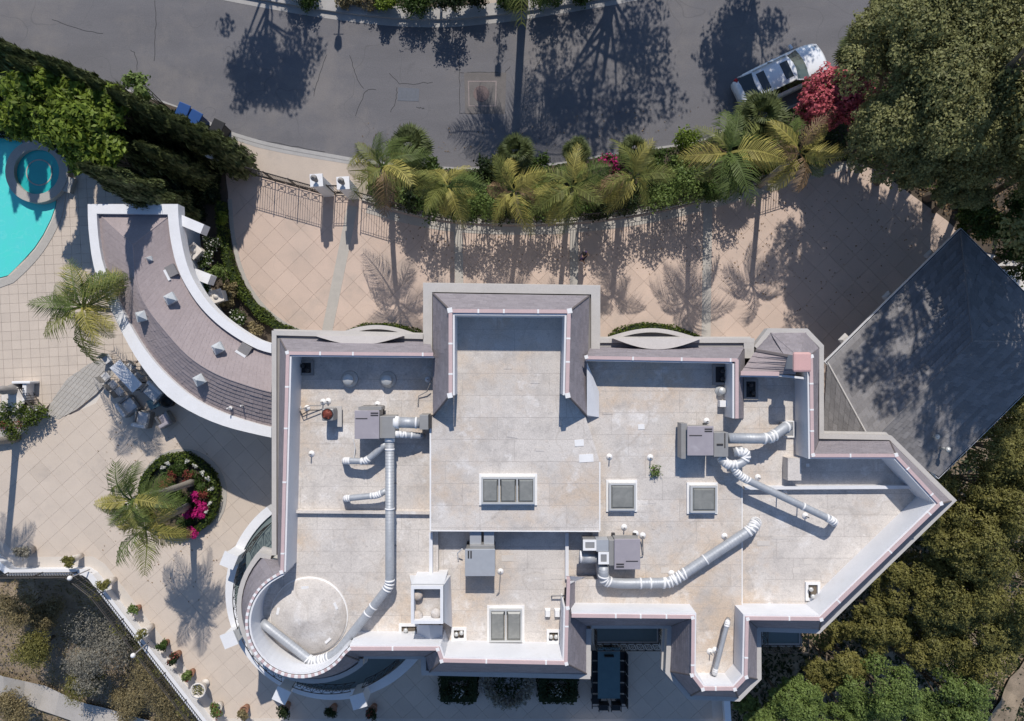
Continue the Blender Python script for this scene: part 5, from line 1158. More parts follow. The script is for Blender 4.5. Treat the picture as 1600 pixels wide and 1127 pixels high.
# ------------------------------------------------------------------ vegetation: street bed
kl = 'tall feather palm in the street bed, '
pl = [(598, 262, 5.2, (612, 315), 'first from the gate pillars', 'gmmyg', 2.25), (700, 293, 5.0, None, 'with yellow-green fronds left of the stone band', 'mymgy', 2.1), (803, 300, 4.2, None, 'the short middle one with pale hanging fronds', 'ymmy', 1.7),
      (893, 292, 5.2, None, 'near the standing person, fronds drooping over the fence', 'gmmy', 2.2), (990, 278, 4.6, None, 'just right of the pink flowers', 'mmyg', 1.8), (1138, 240, 5.6, None, 'the big dark green one by the fan palm', 'gmmg', 2.5), (1248, 238, 5.0, None, 'last before the red bougainvillea', 'gmyy', 1.9)]
for i, (x, y, z, bs, d, mix, L) in enumerate(pl): palm('feather_palm', kl+d, x, y, z, L*(.93, .85, 1.0, .9, 1.02, .9, .95)[i], bs, 'feather palms along the driveway fence', (12, 12, 10, 13, 11, 14, 11)[i], mix*2+'yd', 20+i)
palm('feather_palm', 'feather palm beside the pool deck leaning over the curved pavilion roof', 130, 480, 5.0, 2.35, (228, 490), 'palms of the west patio', 17, 'gmmyg', 61, .15)
palm('feather_palm', 'big feather palm leaning out of the round flower island, upper crown', 208, 782, 6.0, 1.85, (306, 752), 'palms of the west patio', 13, 'gggmy', 62, .15)
palm('feather_palm', 'yellow-tinged feather palm leaning out of the round flower island, lower crown', 228, 826, 5.2, 1.8, (300, 788), 'palms of the west patio', 12, 'gmyyy', 63, .14)
palm('feather_palm', 'feather palm at the left margin throwing its shadow down the patio', -135, 716, 5.6, 2.0, (26, 684), 'palms of the west patio', 14, 'gm', 64, .17)
palm('feather_palm', 'thick-trunked palm beyond the far kerb, known by its shadow on the street', 818, -100, 6.1, 3.0, (817, 8), None, 18, 'gm', 65, .2)
for i, (x, y, z, R, d, bs) in enumerate([(640, 232, 2.4, 1.15, 'beside the first feather palm at the gate', None), (806, 240, 2.2, 1.0, 'in the middle of the street bed', None), (990, 236, 1.9, .85, 'small, above the pink flowers', None), (1188, 184, 3.0, 1.3, 'large, overlapping the rear of the white car', None), (1345, 78, 3.0, 1.3, 'at the edge of the big oak', None), (902, 238, 1.4, .8, 'short and yellowing, left of the pink flowers', None)]):
    fan_palm('fan palm '+d, x, y, z, R, bs, 26, i+3, 'fan palms in the street bed')
bush('shrub', 'round bright green shrub at the kerb of the street bed', 'shrub', 1073, 222, 1.2, .75, 0, M['leaf_bright'], 'shrubs in the street bed', 1, 420, .09)
bush('shrub', 'green shrub beside the big fan palm', 'shrub', 1135, 205, 1.3, .6, 0, M['leaf_mid'], 'shrubs in the street bed', 2)
bush('bougainvillea', 'pink-magenta bougainvillea low in the street bed', 'bougainvillea', 955, 262, 1.0, .6, 0, M['leaf_mid'], None, 4, 200, .1, 6, M['magenta'], 90)
shp = [(715, 316, 2.2, .9), (800, 320, 2.2, .9), (832, 318, 2.1, .9), (915, 318, 2.3, .95), (950, 312, 2.2, .9), (1032, 300, 2.2, .95), (1112, 284, 2.3, .95), (655, 308, 2.1, .8), (755, 312, 2.3, 1.1), (865, 316, 2.2, 1.0), (990, 306, 2.3, 1.1), (1075, 288, 2.3, 1.0), (685, 312, 2.4, 1.1), (1150, 268, 2.4, 1.1), (625, 300, 2.0, .85), (735, 285, 1.0, .8), (765, 262, .8, .7), (850, 300, .9, .8), (840, 262, .8, .6), (930, 318, .8, .8), (1040, 292, .9, .9), (1020, 250, .9, .6), (1085, 282, .8, .8), (1060, 255, .8, .55), (650, 300, 1.0, .8), (780, 320, .7, .6), (960, 300, .7, .7), (1195, 252, .9, .9), (1290, 232, .9, .8), (1110, 300, .6, .5), (672, 265, .9, .6), (600, 290, .9, .5), (1185, 215, .9, .7)]
wh = ['tall, fence side, just right of the second palm trunk', 'tall, fence side, left of the middle palm trunk', 'tall, fence side, right of the middle palm trunk', 'tall, fence side, right of the fourth palm trunk', 'tall, fence side, under the pink flowers', 'tall, fence side, below the bright round shrub', 'tall, fence side, left of the big dark palm trunk', 'tall, fence side, right of the first palm', 'tall, at the fence between second and middle palms', 'tall, at the fence between middle and fourth palms', 'tall, at the fence under the fifth palm', 'tall, at the fence right of the fifth palm', 'tall, at the fence below the second palm', 'tall, at the fence right of the big dark palm', 'tall, at the fence end by the pedestrian gate', 'right of the second feather palm', 'at the kerb left of the middle fan palm', 'against the fence by the middle palm', 'at the kerb right of the middle fan palm', 'against the fence under the fourth palm', 'between the fifth palm and the bright shrub', 'just left of the bright green shrub', 'against the fence under the big dark palm', 'below the bright green shrub', 'under the first two palms at the fence', 'low at the fence under the middle palm', 'under the pink flowers', 'behind the big fan palm', 'under the red bougainvillea', 'small, at the fence below the big palm', 'at the kerb beside the first fan palm', 'beside the gate pillar', 'below the large fan palm']
for i, (x, y, z, r) in enumerate(shp): bush('shrub', 'dark green bed shrub '+wh[i], 'shrub', x, y, z, r, 0, M[('leaf_mid', 'leaf_dark', 'leaf_green')[i % 3]], 'shrubs in the street bed', 20+i, 330, .11)
scatter_cover('bed_ground_cover', [(p.x, p.y) for p in bedp], .03, .4, 26000, .10, M['leaf_mid'], 'low green ground cover between the palms')
t = bush('bougainvillea', 'big red bougainvillea spilling over the front of the white car', 'bougainvillea', 1308, 150, 2.8, 1.4, 0, M['leaf_mid'], None, 7, 260, .12, 22, M['red'], 1300, .7); 
bush('bougainvillea', 'small red bougainvillea spray below the big red one', 'bougainvillea', 1256, 186, 2.0, .7, 0, M['leaf_mid'], None, 9, 120, .11, 6, M['red'], 200)
# --- big trees, north-east
ne = [(1440, 60, 7.2, 3.0, 'left edge, reaching to the street'), (1560, 60, 7.6, 3.3, 'upper right corner'), (1480, 170, 7.0, 3.0, 'middle of the group'), (1400, 210, 5.4, 2.3, 'just right of the red bougainvillea'), (1590, 210, 6.5, 2.8, 'at the right margin'), (1478, 275, 4.2, 1.7, 'lowest, nearest the garage')]
for i, (x, y, z, R, d) in enumerate(ne): tree('oak_tree', 'spreading olive-green oak, '+d, 'oak tree', x, y, z, R, -.1, M['leaf_oak'], 'oaks north-east of the garage', 40, 2000, .105, .75, 100+i, lean=2.2, cr=.29, shell=.55, up=.9)
for i, (x, y, z, R, d) in enumerate([(1400, 55, 5.6, 1.7, 'low, rising behind the fan palm at the crown edge'), (1700, 200, 9.2, 2.6, 'tall, east of the right margin'), (1730, 330, 9.0, 2.8, 'tall and open, due east of the garage')]):
    tree('oak_tree', 'oak of the grove, '+d, 'oak tree', x, y, z, R, -.1, M['leaf_oak'], 'oaks north-east of the garage', 34, 900, .16, .7, 140+i, lean=2.2, cr=.27)
for i, (x, y, z, R, d) in enumerate([(1560, 330, 3.4, 1.6, 'low and dark beside the garage apex'), (1600, 400, 2.6, 1.5, 'low and dark at the right margin by the garage'), (1530, 345, 1.6, 1.0, 'lowest, at the garage corner'), (1640, 300, 4.0, 1.6, 'dark, just off the right margin')]):
    tree('oak_sapling', 'small oak, '+d, 'oak tree', x, y, z, R, -.1, M['leaf_mid'], 'young oaks beside the garage', 16, 700, .11, .8, 170+i, lean=.6, cr=.34, limbs=False)
for i, (x, y, z, R, d) in enumerate([(1748, 10, 13.5, 3.0, 'nearer the street'), (1850, 150, 13.0, 3.2, 'farther from the street')]):
    tree('eucalyptus', 'tall sparse eucalyptus off the right margin shading the garage roof, '+d, 'eucalyptus', x, y, z, R, -.1, M['leaf_oak'], 'eucalyptus trees east of the garage', 34, 420, .16, .9, 190+i, cr=.2)
scatter_cover('fallen_leaves', [(P(x, y).x, P(x, y).y) for x, y in [(600, 335), (850, 362), (1060, 335), (1330, 255), (1470, 345), (1300, 500), (1000, 430), (640, 400)]], .012, .03, 520, .075, M['dead'], 'scattered dry leaves on the driveway paving')
scatter_cover('fallen_leaves', [(P(x, y).x, P(x, y).y) for x, y in [(560, 225), (760, 245), (1040, 205), (1240, 150), (1040, 160), (760, 200), (560, 190)]], -.035, -.02, 160, .07, M['dead'], 'scattered dry leaves along the near street kerb')
scatter_cover('fallen_leaves', [(P(x, y).x, P(x, y).y) for x, y in [(150, 650), (330, 690), (350, 860), (300, 960), (160, 860)]], .012, .03, 170, .07, M['dead'], 'scattered dry leaves on the patio around the island')
# trees beyond the far kerb that shade the street
tree('pepper_tree', 'leafy tree beyond the far kerb shading the west of the street', 'tree', 318, -352, 7.5, 2.7, 0, M['leaf_mid'], 'trees beyond the far kerb', 34, 420, .17, .9, 200, cr=.26, density=1.1)
tree('pepper_tree', 'broad open-branched tree beyond the far kerb shading the middle of the street', 'tree', 1000, -340, 7.5, 3.9, 0, M['leaf_mid'], 'trees beyond the far kerb', 44, 420, .17, .9, 201, cr=.24, density=1.1)
tree('pepper_tree', 'dense tree beyond the far kerb shading the road behind the car', 'tree', 1296, -345, 7.5, 2.3, 0, M['leaf_mid'], 'trees beyond the far kerb', 34, 700, .17, 1.2, 202, cr=.36)
# hedges beyond the far kerb
for x, y, r, h, d, mm in ((465, -8, .9, 1.2, 'left of the lamp shadow', 'leaf_mid'), (545, 2, .6, .7, 'dry and low, right of the lamp shadow', 'brown_leaf'), (580, -2, .8, 1.0, 'brownish, beside the bright hedge', 'brown_leaf'), (604, 6, .55, 1.3, 'bright green and squarish', 'leaf_bright'), (650, -2, .95, 1.6, 'dark, left of the white mailbox', 'leaf_mid'), (706, -2, .85, 2.4, 'tall and dark, right of the white mailbox', 'leaf_dark'), (738, -6, .7, 1.5, 'dark, beside the far driveway', 'leaf_dark'), (800, 0, .8, 1.2, 'right of the far driveway', 'leaf_mid'), (850, -12, 1.0, 1.5, 'behind the thick palm trunk', 'leaf_mid'), (905, -25, 1.0, 1.5, 'right of the thick palm trunk', 'leaf_mid')):
    bush('roadside_shrub', 'roadside shrub across the street, '+d, 'shrub', x, y-6, h*.6, r, 0, M[mm], 'shrubs beyond the far kerb', int(x), 520, .10, 9, flat=h*.7)
# --- cypress row
tips = [(-235, -20, 6.4), (-190, 0, 6.4), (-145, 18, 6.4), (-102, 34, 6.4), (-60, 48, 6.5), (-20, 60, 6.6), (18, 92, 6.8), (60, 88, 6.6), (98, 104, 6.4), (138, 124, 6.2), (172, 142, 6.0), (205, 158, 5.6), (238, 172, 5.4), (268, 188, 5.0), (296, 200, 4.6), (322, 216, 4.0), (340, 232, 3.2)]
for i, (x, y, z) in enumerate(tips):
    w = P(x, y, z); w.z = 0; nm = ['seventeenth', 'sixteenth', 'fifteenth', 'fourteenth', 'thirteenth', 'twelfth', 'eleventh', 'tenth', 'ninth', 'eighth', 'seventh', 'sixth', 'fifth', 'fourth', 'third', 'second', 'first', 'x'][i]; _q = ['first', 'second', 'third', 'fourth', 'fifth', 'sixth', 'seventh', 'eighth', 'ninth', 'tenth', 'eleventh', 'twelfth']
    cypress('dark slender cypress, %s from the gate in the street-side row' % nm, 0, 0, z, .75, 300+i, world=w)
for i, (x, y, z, d) in enumerate([(115, 274, 8.6, 'standing against the north end of the curved pavilion'), (150, 205, 5.5, 'rising through the bright fig tree'), (215, 225, 5.0, 'behind the street-side row, near the gate'), (255, 240, 4.4, 'inner row, closest to the gate'), (60, 180, 6.0, 'inner row, beside the spa')]):
    w = P(x, y, z); w.z = 0
    if i == 0: w = Vector((-16.0, 7.25, 0))
    cypress('dark cypress '+d, 0, 0, z, .85 if i == 0 else .66, 340+i, world=w, group='inner cypresses near the pool')
for i, (x, y, z, R, d) in enumerate([(62, 150, 5.2, 1.35, 'upper lobe at the left'), (108, 192, 5.4, 1.5, 'middle, overlapping the spa'), (150, 232, 5.0, 1.1, 'lowest, above the pavilion'), (30, 180, 4.8, 1.0, 'left of the spa rim'), (168, 162, 5.0, 1.0, 'next to the inner cypress')]):
    tree('fig_tree', 'bright yellow-green leafy tree by the spa, '+d, 'tree', x, y, z, R, 0, M['leaf_bright'], 'bright leafy trees by the spa', 26, 300, .24, .5, 360+i, cr=.34, aspect=.42)
bush('shrub', 'light green shrub poking over the cypress row onto the street', 'shrub', 212, 135, 3.6, .6, 0, M['leaf_green'], None, 77, 120, .18)
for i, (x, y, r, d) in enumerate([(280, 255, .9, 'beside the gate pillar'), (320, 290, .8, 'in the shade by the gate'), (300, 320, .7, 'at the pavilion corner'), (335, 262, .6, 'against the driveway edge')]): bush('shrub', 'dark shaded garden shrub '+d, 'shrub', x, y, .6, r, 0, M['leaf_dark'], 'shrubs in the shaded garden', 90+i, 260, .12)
# --- courtyard garden between pavilion and driveway
gard = PL([(270, 240), (352, 262), (356, 312), (360, 370), (375, 432), (405, 480), (445, 512), (450, 560), (330, 500), (290, 420)])
sheet('garden_bed', gard, -.1, .012, M['soil'], 'dark garden bed between pavilion and driveway')
sheet('cypress_bed', PL([(-100, 30), (0, 76), (150, 126), (300, 176), (345, 212), (352, 262), (352, 330), (262, 330), (200, 300), (130, 262), (60, 215), (0, 205), (-100, 200)]), -.15, .03, M['soil'], 'dark soil bed under the cypress row')
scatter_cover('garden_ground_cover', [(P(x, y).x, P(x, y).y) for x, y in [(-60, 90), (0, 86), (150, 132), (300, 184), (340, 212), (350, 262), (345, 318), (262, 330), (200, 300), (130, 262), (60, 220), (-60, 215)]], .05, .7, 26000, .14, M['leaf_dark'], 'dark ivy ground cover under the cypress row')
hedge('hedge', 'clipped green hedge curving along the west edge of the driveway', smooth_line(PL([(350, 318), (351, 360), (364, 425), (392, 474), (430, 507), (470, 526)]), 2), .42, .55, 0, M['hedge'])
for i, (x, y, z, r, mm, fl, d) in enumerate([(322, 405, .9, .5, 'leaf_mid', 'whitefl', 'white-flowered, beside the upper statue'), (338, 430, .8, .5, 'leaf_green', None, 'green, between the two statues'), (330, 380, .9, .4, 'leaf_dark', 'whitefl', 'dark, above the upper statue'), (350, 470, .7, .45, 'brown_leaf', None, 'brownish, right of the lower statue'), (372, 495, .6, .45, 'leaf_mid', 'whitefl', 'near the pavilion end with pale flowers'), (318, 450, .7, .4, 'leaf_mid', None, 'against the lower fin wall'), (400, 515, .5, .4, 'brown_leaf', None, 'dry, closest to the house corner'), (345, 340, .5, .35, 'leaf_bright', None, 'small bright one at the gate end'), (360, 455, .5, .4, 'brown_leaf', None, 'dry, behind the clipped hedge')]):
    bush('rose_bush', 'garden bush '+d, 'bush', x, y, z, r, 0, M[mm], 'bushes of the courtyard garden', 120+i, 190, .09, 7, M[fl] if fl else None, 16 if fl else 0)
# skin-modifier figures
def skin(name, verts, edges, rad, m, parent, sub=1):
    me = bpy.data.meshes.new(name); me.from_pydata(verts, edges, []); me.materials.append(m); o = bpy.data.objects.new(name, me); COL.objects.link(o)
    s = o.modifiers.new('skin', 'SKIN'); 
    for i, r in enumerate(rad): me.skin_vertices[0].data[i].radius = (r, r) if not isinstance(r, tuple) else r
    me.skin_vertices[0].data[0].use_root = True
    u = o.modifiers.new('sub', 'SUBSURF'); u.levels = sub; u.render_levels = sub
    if parent: o.parent = parent
    ORG[o.name] = Vector((0, 0, 0)); return o
def ensure_skin(me):
    pass
SKV = [(0, 0, .95), (0, .01, 1.12), (0, 0, 1.32), (0, 0, 1.43), (0, .02, 1.50), (.17, 0, 1.36), (.25, .03, 1.14), (.22, .18, .98), (.21, .25, .93), (-.17, 0, 1.36), (-.26, .0, 1.13), (-.24, .12, .94), (-.23, .17, .88), (.09, 0, .88), (.10, .03, .50), (.10, -.02, .09), (.11, .12, .04), (-.09, 0, .88), (-.11, .0, .50), (-.11, -.04, .09), (-.12, .10, .04)]
SKE = [(0, 1), (1, 2), (2, 3), (3, 4), (2, 5), (5, 6), (6, 7), (7, 8), (2, 9), (9, 10), (10, 11), (11, 12), (0, 13), (13, 14), (14, 15), (15, 16), (0, 17), (17, 18), (18, 19), (19, 20)]
SKR = [(.15, .11), (.13, .10), (.16, .10), .06, .055, .06, .042, .034, .028, .06, .042, .034, .028, .085, .06, .042, .04, .085, .06, .042, .04]
def figure(root, clothes, mats, s=1.0):
    def sk_(name, idx, m, extra=1.0):
        mp = {v: i for i, v in enumerate(idx)}; vv = [tuple(c*s for c in SKV[i]) for i in idx]; ee = [(mp[a], mp[b]) for a, b in SKE if a in mp and b in mp]
        me = bpy.data.meshes.new(name); me.from_pydata(vv, ee, []); me.materials.append(m); o = bpy.data.objects.new(name, me); COL.objects.link(o); o.parent = root
        md = o.modifiers.new('skin', 'SKIN'); lay = me.skin_vertices[0].data if len(me.skin_vertices) else None
        if lay:
            for i, v in enumerate(idx):
                r = SKR[v]; r = r if isinstance(r, tuple) else (r, r); lay[i].radius = (r[0]*extra*s, r[1]*extra*s)
            lay[0].use_root = True
        u = o.modifiers.new('sub', 'SUBSURF'); u.levels = 2; u.render_levels = 2; return o
    body = sk_('body', list(range(21)), mats[0])
    if clothes: sk_('shirt', [2, 1, 0, 5, 6, 9, 10], mats[1], 1.12); sk_('trousers', [0, 13, 14, 15, 17, 18, 19], mats[2], 1.13)
    hd_ = MB().ball((0, .03*s, 1.61*s), .095*s, 14, 10, 1.25).ball((0, .125*s, 1.60*s), .018*s, 6, 5).ball((.092*s, .02*s, 1.60*s), .022*s, 6, 5).ball((-.092*s, .02*s, 1.60*s), .022*s, 6, 5); hd_.build('head', mats[0], root, True)
    MB().ball((0, -.0*s, 1.645*s), .108*s, 14, 9, 1.05).build('hair', mats[3], root, True)
    if clothes:
        MB().ball((.034*s, .115*s, 1.62*s), .012*s, 6, 4).ball((-.034*s, .115*s, 1.62*s), .012*s, 6, 4).tube([(-.025*s, .122*s, 1.565*s), (.025*s, .122*s, 1.565*s)], .006, 4).build('face_features', M['trousers'], root)
        for x, y in ((.11, .06), (-.12, .04)): MB().box((x*s, y*s, .04), (.095, .26, .08), 0, .8).build('shoe', mats[4], root, bevel=.02)
    hands = MB()
    for hx, hy, hz in ((.21, .26, .92), (-.23, .18, .87)):
        hands.box((hx*s, hy*s, hz*s), (.03, .075, .085))
        for q in range(4): hands.tube([(hx*s, (hy-.03+.02*q)*s, (hz-.04)*s), (hx*s+.004, (hy-.028+.021*q)*s, (hz-.085)*s), (hx*s+.018, (hy-.026+.021*q)*s, (hz-.115+.008*abs(q-1))*s)], [.0095, .0085, .007], 5)
        hands.tube([(hx*s, (hy+.035)*s, (hz+.01)*s), (hx*s+.01, (hy+.07)*s, (hz-.03)*s)], [.011, .008], 5)
    hands.build('hand', mats[0], root, True)
p = P(908, 405, 0); t = thing('person', (0, 0, 0), 'person with dark hair and a purple top standing in the shade of the driveway', 'person'); figure(t, True, [M['skin'], M['shirt'], M['trousers'], M['hair'], M['shoe']], .97); t.location = p; t.rotation_euler.z = -2.2
for x, y, z, rz, lb in ((304, 402, 1.5, .8, 'upper pale marble garden statue beside the pavilion'), (338, 470, 1.3, .3, 'lower pale marble garden statue near the fin wall')):
    b = P(x+18, y-3, 0, 0); t = thing('statue', (0, 0, 0), lb, 'statue', 'marble statues in the courtyard garden')
    MB().box((0, 0, .3), (.55, .55, .6), 0, .92).box((0, 0, .64), (.62, .62, .08)).build('pedestal', M['marble'], t, bevel=.02)
    s_ = thing('figure_root', (0, 0, 0), '', ''); COL.objects.unlink(s_); bpy.data.objects.remove(s_)
    k0 = len(t.children); figure(t, False, [M['marble']]*5, .82)
    for ch in list(t.children)[k0:]: ch.location.z = .68
    MB().lathe((0, 0, .68), [(.26, 0), (.24, .3), (.16, .6), (.12, .75)], 12).build('drapery', M['marble'], t, True)
    t.location = b; t.rotation_euler.z = rz
# --- round flower island
ic = P(283, 773, 0); IS = thing('flower_island', ic, 'round flower island with clipped hedge ring and red and magenta blooms', 'flower bed')
def ell(cx, cy, rx, ry, n=32, z=0): return [P(cx+rx*math.cos(-2*math.pi*k/n), cy-ry*math.sin(-2*math.pi*k/n)*-1, z) for k in range(n)]
MB().prism(ell(285, 773, 70, 72), -.05, .03).build('kerb_ring', M['stonestrip'], IS)
MB().prism(ell(284, 772, 62, 64), 0, .05).build('soil', M['soil'], IS)
hedge('hedge', None, ell(284, 772, 57, 60), .36, .45, 0, M['hedge'], closed=True, parent=IS)
def isl(x, y, r, mm, n, nm, sz=.08, z=.35):
    c = P(x, y, z); foliage(nm, [(c.x+rnd.uniform(-r, r)*.6, c.y+rnd.uniform(-r, r)*.6, z+rnd.uniform(-.05, .15), r*.5) for _ in range(6)], n, sz, M[mm], IS)
for x, y in ((262, 740), (285, 735), (305, 745), (318, 765), (300, 785), (275, 770), (318, 800), (290, 810), (255, 760), (262, 795)): isl(x, y, .5, 'leaf_mid', 170, 'bedding_plant')
for x, y in ((265, 745), (258, 758), (290, 752), (296, 742), (318, 772)): isl(x, y, .3, 'redfl', 70, 'red_flowers', .07, .5)
for x, y in ((302, 776), (297, 800), (312, 802), (303, 832), (315, 790)): isl(x, y, .28, 'magenta', 110, 'magenta_flowers', .09, .6)
for x, y in ((262, 724), (292, 720), (305, 728), (316, 738), (325, 748), (330, 764), (328, 786), (322, 800), (256, 730)): isl(x, y, .12, 'whitefl', 12, 'white_flowers', .07, .6)
# --- left margin planter
pb = PL([(-40, 625), (70, 635), (76, 645), (20, 690), (-40, 700)])
t = thing('planter_bed', P(20, 660, 0), 'raised planting bed with hedge and pale flowers at the left margin', 'planter'); MB().prism(pb, -.05, .4).build('planter_wall', M['stonestrip'], t)
g_ = MB(); cl = [(P(x, y, .7).x, P(x, y, .7).y, .65, .38) for x, y in ((8, 640), (30, 640), (50, 645), (62, 645), (10, 665), (35, 662), (18, 680), (48, 655), (0, 655))]
foliage('foliage', cl, 420, .09, M['hedge'], t); foliage('white_flowers', [(c[0], c[1]+.05, .95, .2) for c in cl[:4]], 8, .08, M['whitefl'], t); foliage('red_flowers', [(c[0], c[1], .95, .25) for c in cl[4:6]], 40, .08, M['redfl'], t)
t = thing('fountain', P(38, 612, 0), 'white scalloped wall fountain with a dark weathered figure at the left margin', 'fountain')
b = P(40, 612, .5); MB().box((b.x, b.y, .3), (.2, 1.0, .6)).box((b.x-.1, b.y+.45, .35), (.9, .12, .7)).build('basin_wall', M['white'], t, bevel=.03); MB().lathe((b.x-.55, b.y-.35, 0), [(.2, 0), (.25, .3), (.55, .5), (.6, .6), (.5, .55)], 16).build('basin', M['marble'], t, True)
MB().lathe((b.x-.6, b.y+.1, 0), [(.3, 0), (.28, .5), (.2, .9), (.22, 1.2), (.12, 1.45), (.13, 1.6), (.03, 1.72)], 12).build('weathered_figure', M['gutter'], t, True)
fence_run('handrail', 'black iron handrail beside the planter at the left margin', 'railing', PL([(50, 606), (66, 636), (74, 640)]), .9, 0, panel=.8, motif=False)
# ------------------------------------------------------------------ south-west wall, railing, pots, lamps
wlp = PL([(-80, 805), (25, 890), (140, 889), (151, 896), (331, 1127), (350, 1142), (1134, 1142), (1130, 1075)])
t = thing('terrace_wall', wlp[1], 'low white wall edging the terrace above the slope', 'wall'); MB().strip(wlp, -.12, .1, -5.5, .45).build('wall_body', M['white'], t); MB().strip(wlp, -.16, .14, .45, .5).build('wall_coping', M['white'], t)
PB = MB().strip(wlp, .10, .62, -.05, .006).build('paving_band', mat('pale_band', (.60, .54, .48), .85, (.5, .46, .41), 2, .8, fine=.05)); tag(PB, 'pale paving band inside the terrace wall', None, None, 'structure')
fence_run('railing', 'iron railing on the low white terrace wall', 'railing', PL([(25, 890), (140, 889), (151, 896), (331, 1127)]), .9, .5, panel=1.6, motif=False, dens=.12)
for x, y, gx, gy, lb in ((140, 890, 108, 904, 'near the wall corner'), (232, 1004, 207, 1025, 'halfway down the sloping wall')):
    b = P(x, y, .5); g0 = P(gx, gy, 1.6); t = thing('wall_lamp', b, 'globe lamp on a short post '+lb, 'lamp', 'globe lamps on the terrace wall'); MB().tube([b, Vector((g0.x, g0.y, 1.4))], .03, 8).build('post', M['gutter'], t); MB().ball((g0.x, g0.y, 1.55), .115, 14, 9).build('globe', M['sealant'], t, True)
def potted(x, y, r, mm, label, pot='terracotta', h=.5, fl=None, pr=None, seed=0):
    b = P(x, y, 0); t = thing('potted_plant', b, label, 'potted plant', 'pots along the terrace wall'); pr = pr or r*.6
    MB().lathe((b.x, b.y, 0), [(pr*.7, 0), (pr*.9, h*.6), (pr*1.05, h*.95), (pr*1.1, h), (pr*.9, h), (pr*.85, h*.9)], 16).build('pot', M[pot], t, True)
    g = random.Random(seed); cl = [(b.x+g.uniform(-1, 1)*r*.5, b.y+g.uniform(-1, 1)*r*.5, h+.1+g.uniform(0, 1)*r, r*.5) for _ in range(6)]
    foliage('foliage', cl, 150, .085, M[mm], t)
    if fl: foliage('flowers', [(c[0], c[1], c[2]+.05, c[3]) for c in cl[:3]], 30, .08, M[fl], t)
for i, (x, y, r, mm, pot, h, fl, d) in enumerate([(52, 858, .4, 'grey_leaf', 'gutter', .5, None, 'grey-leaved plant in a pot at the top left of the wall'), (128, 868, .3, 'leaf_olive', 'marble', .8, None, 'green plant in a pale urn at the wall corner'), (180, 905, .3, 'leaf_olive', 'marble', .8, None, 'olive plant in a pale urn below the wall corner'),
    (218, 948, .28, 'leaf_green', 'terracotta', .3, 'whitefl', 'white-flowered small pot, third down the sloping wall'), (238, 978, .34, 'leaf_olive', 'marble', .8, 'whitefl', 'pale-flowered plant in an urn beside the halfway lamp'), (262, 1002, .28, 'leaf_mid', 'terracotta', .3, None, 'small green pot standing off the wall near the lamp'), (280, 1020, .34, 'leaf_dark', 'terracotta', .4, 'redfl', 'dark red-tinged potted plant under the palm shadow'), (302, 1048, .3, 'leaf_green', 'terracotta', .35, 'redfl', 'green and orange pot above the big white urn'),
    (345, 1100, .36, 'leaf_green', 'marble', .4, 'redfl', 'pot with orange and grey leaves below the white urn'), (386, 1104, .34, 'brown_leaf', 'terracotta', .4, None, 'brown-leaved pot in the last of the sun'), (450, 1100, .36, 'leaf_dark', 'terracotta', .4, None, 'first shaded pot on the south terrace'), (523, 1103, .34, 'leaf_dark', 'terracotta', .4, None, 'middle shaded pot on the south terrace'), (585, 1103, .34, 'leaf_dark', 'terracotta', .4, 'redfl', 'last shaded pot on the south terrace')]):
    potted(x, y, r, mm, d, pot, h, fl, seed=i)
b = P(322, 1066, 0); t = thing('urn', b, 'large white fluted stone urn at the foot of the sloping wall', 'urn'); MB().lathe((b.x, b.y, 0), [(.18, 0), (.2, .1), (.1, .2), (.14, .3), (.3, .6), (.36, .85), (.38, .9), (.31, .9), (.28, .75)], 22).build('bowl', M['marble'], t, True); foliage('foliage', [(b.x, b.y, .85, .26)], 160, .09, M['leaf_olive'], t)
ivy = thing('ivy', P(235, 1045, -1), 'ivy hanging over the outer face of the sloping terrace wall', 'ivy')
cl = []
for k in range(26): u = k/25; q = P(150+u*182, 905+u*228, -.4); cl.append((q.x-.45+rnd.uniform(-.15, .1), q.y-.35, rnd.uniform(-1.6, -.2), .26+.1*math.sin(k*1.3)))
foliage('foliage', cl, 130, .13, M['leaf_olive'], ivy)
# ------------------------------------------------------------------ furniture
def chair(label, x, y, rz, m='wicker', group='patio dining chairs', z0=0, s=1.0):
    t = thing('chair', (0, 0, 0), label, 'chair', group)
    MB().box((0, 0, .44), (.46, .46, .05)).build('seat', M['cushion' if m == 'wicker' else m], t, bevel=.015); MB().box((0, -.23, .68), (.46, .05, .5), M=Matrix.Rotation(.12, 3, 'X')).build('backrest', M[m], t, bevel=.015)
    for sx in (-1, 1):
        MB().tube([(sx*.23, -.22, .66), (sx*.24, .2, .64), (sx*.23, .21, .44)], .018, 6).build('armrest', M[m], t)
        for sy in (-1, 1): MB().tube([(sx*.21, sy*.21, 0), (sx*.2, sy*.2, .44)], .018, 6).build('leg', M[m], t)
    b = P(x, y, z0); t.location = b; t.rotation_euler.z = rz; t.scale = (s, s, s); return t
def table(label, quad, z, m, name='dining_table', leg='dark'):
    c = sum(quad, Vector())/4; t = thing(name, (c.x, c.y, 0), label, 'table'); MB().prism(quad, z-.05, z, True).build('table_top', M[m], t, bevel=.01)
    for q in quad: p = c.lerp(q, .85); MB().tube([Vector((p.x, p.y, 0)), Vector((p.x, p.y, z-.05))], .03, 8).build('leg', M[leg], t)
    return t
tq_ = PL([(171, 575), (187, 562), (222, 600), (207, 614)], .75); table('pale glass-topped dining table beside the curved pavilion', tq_, .75, 'tableglass')
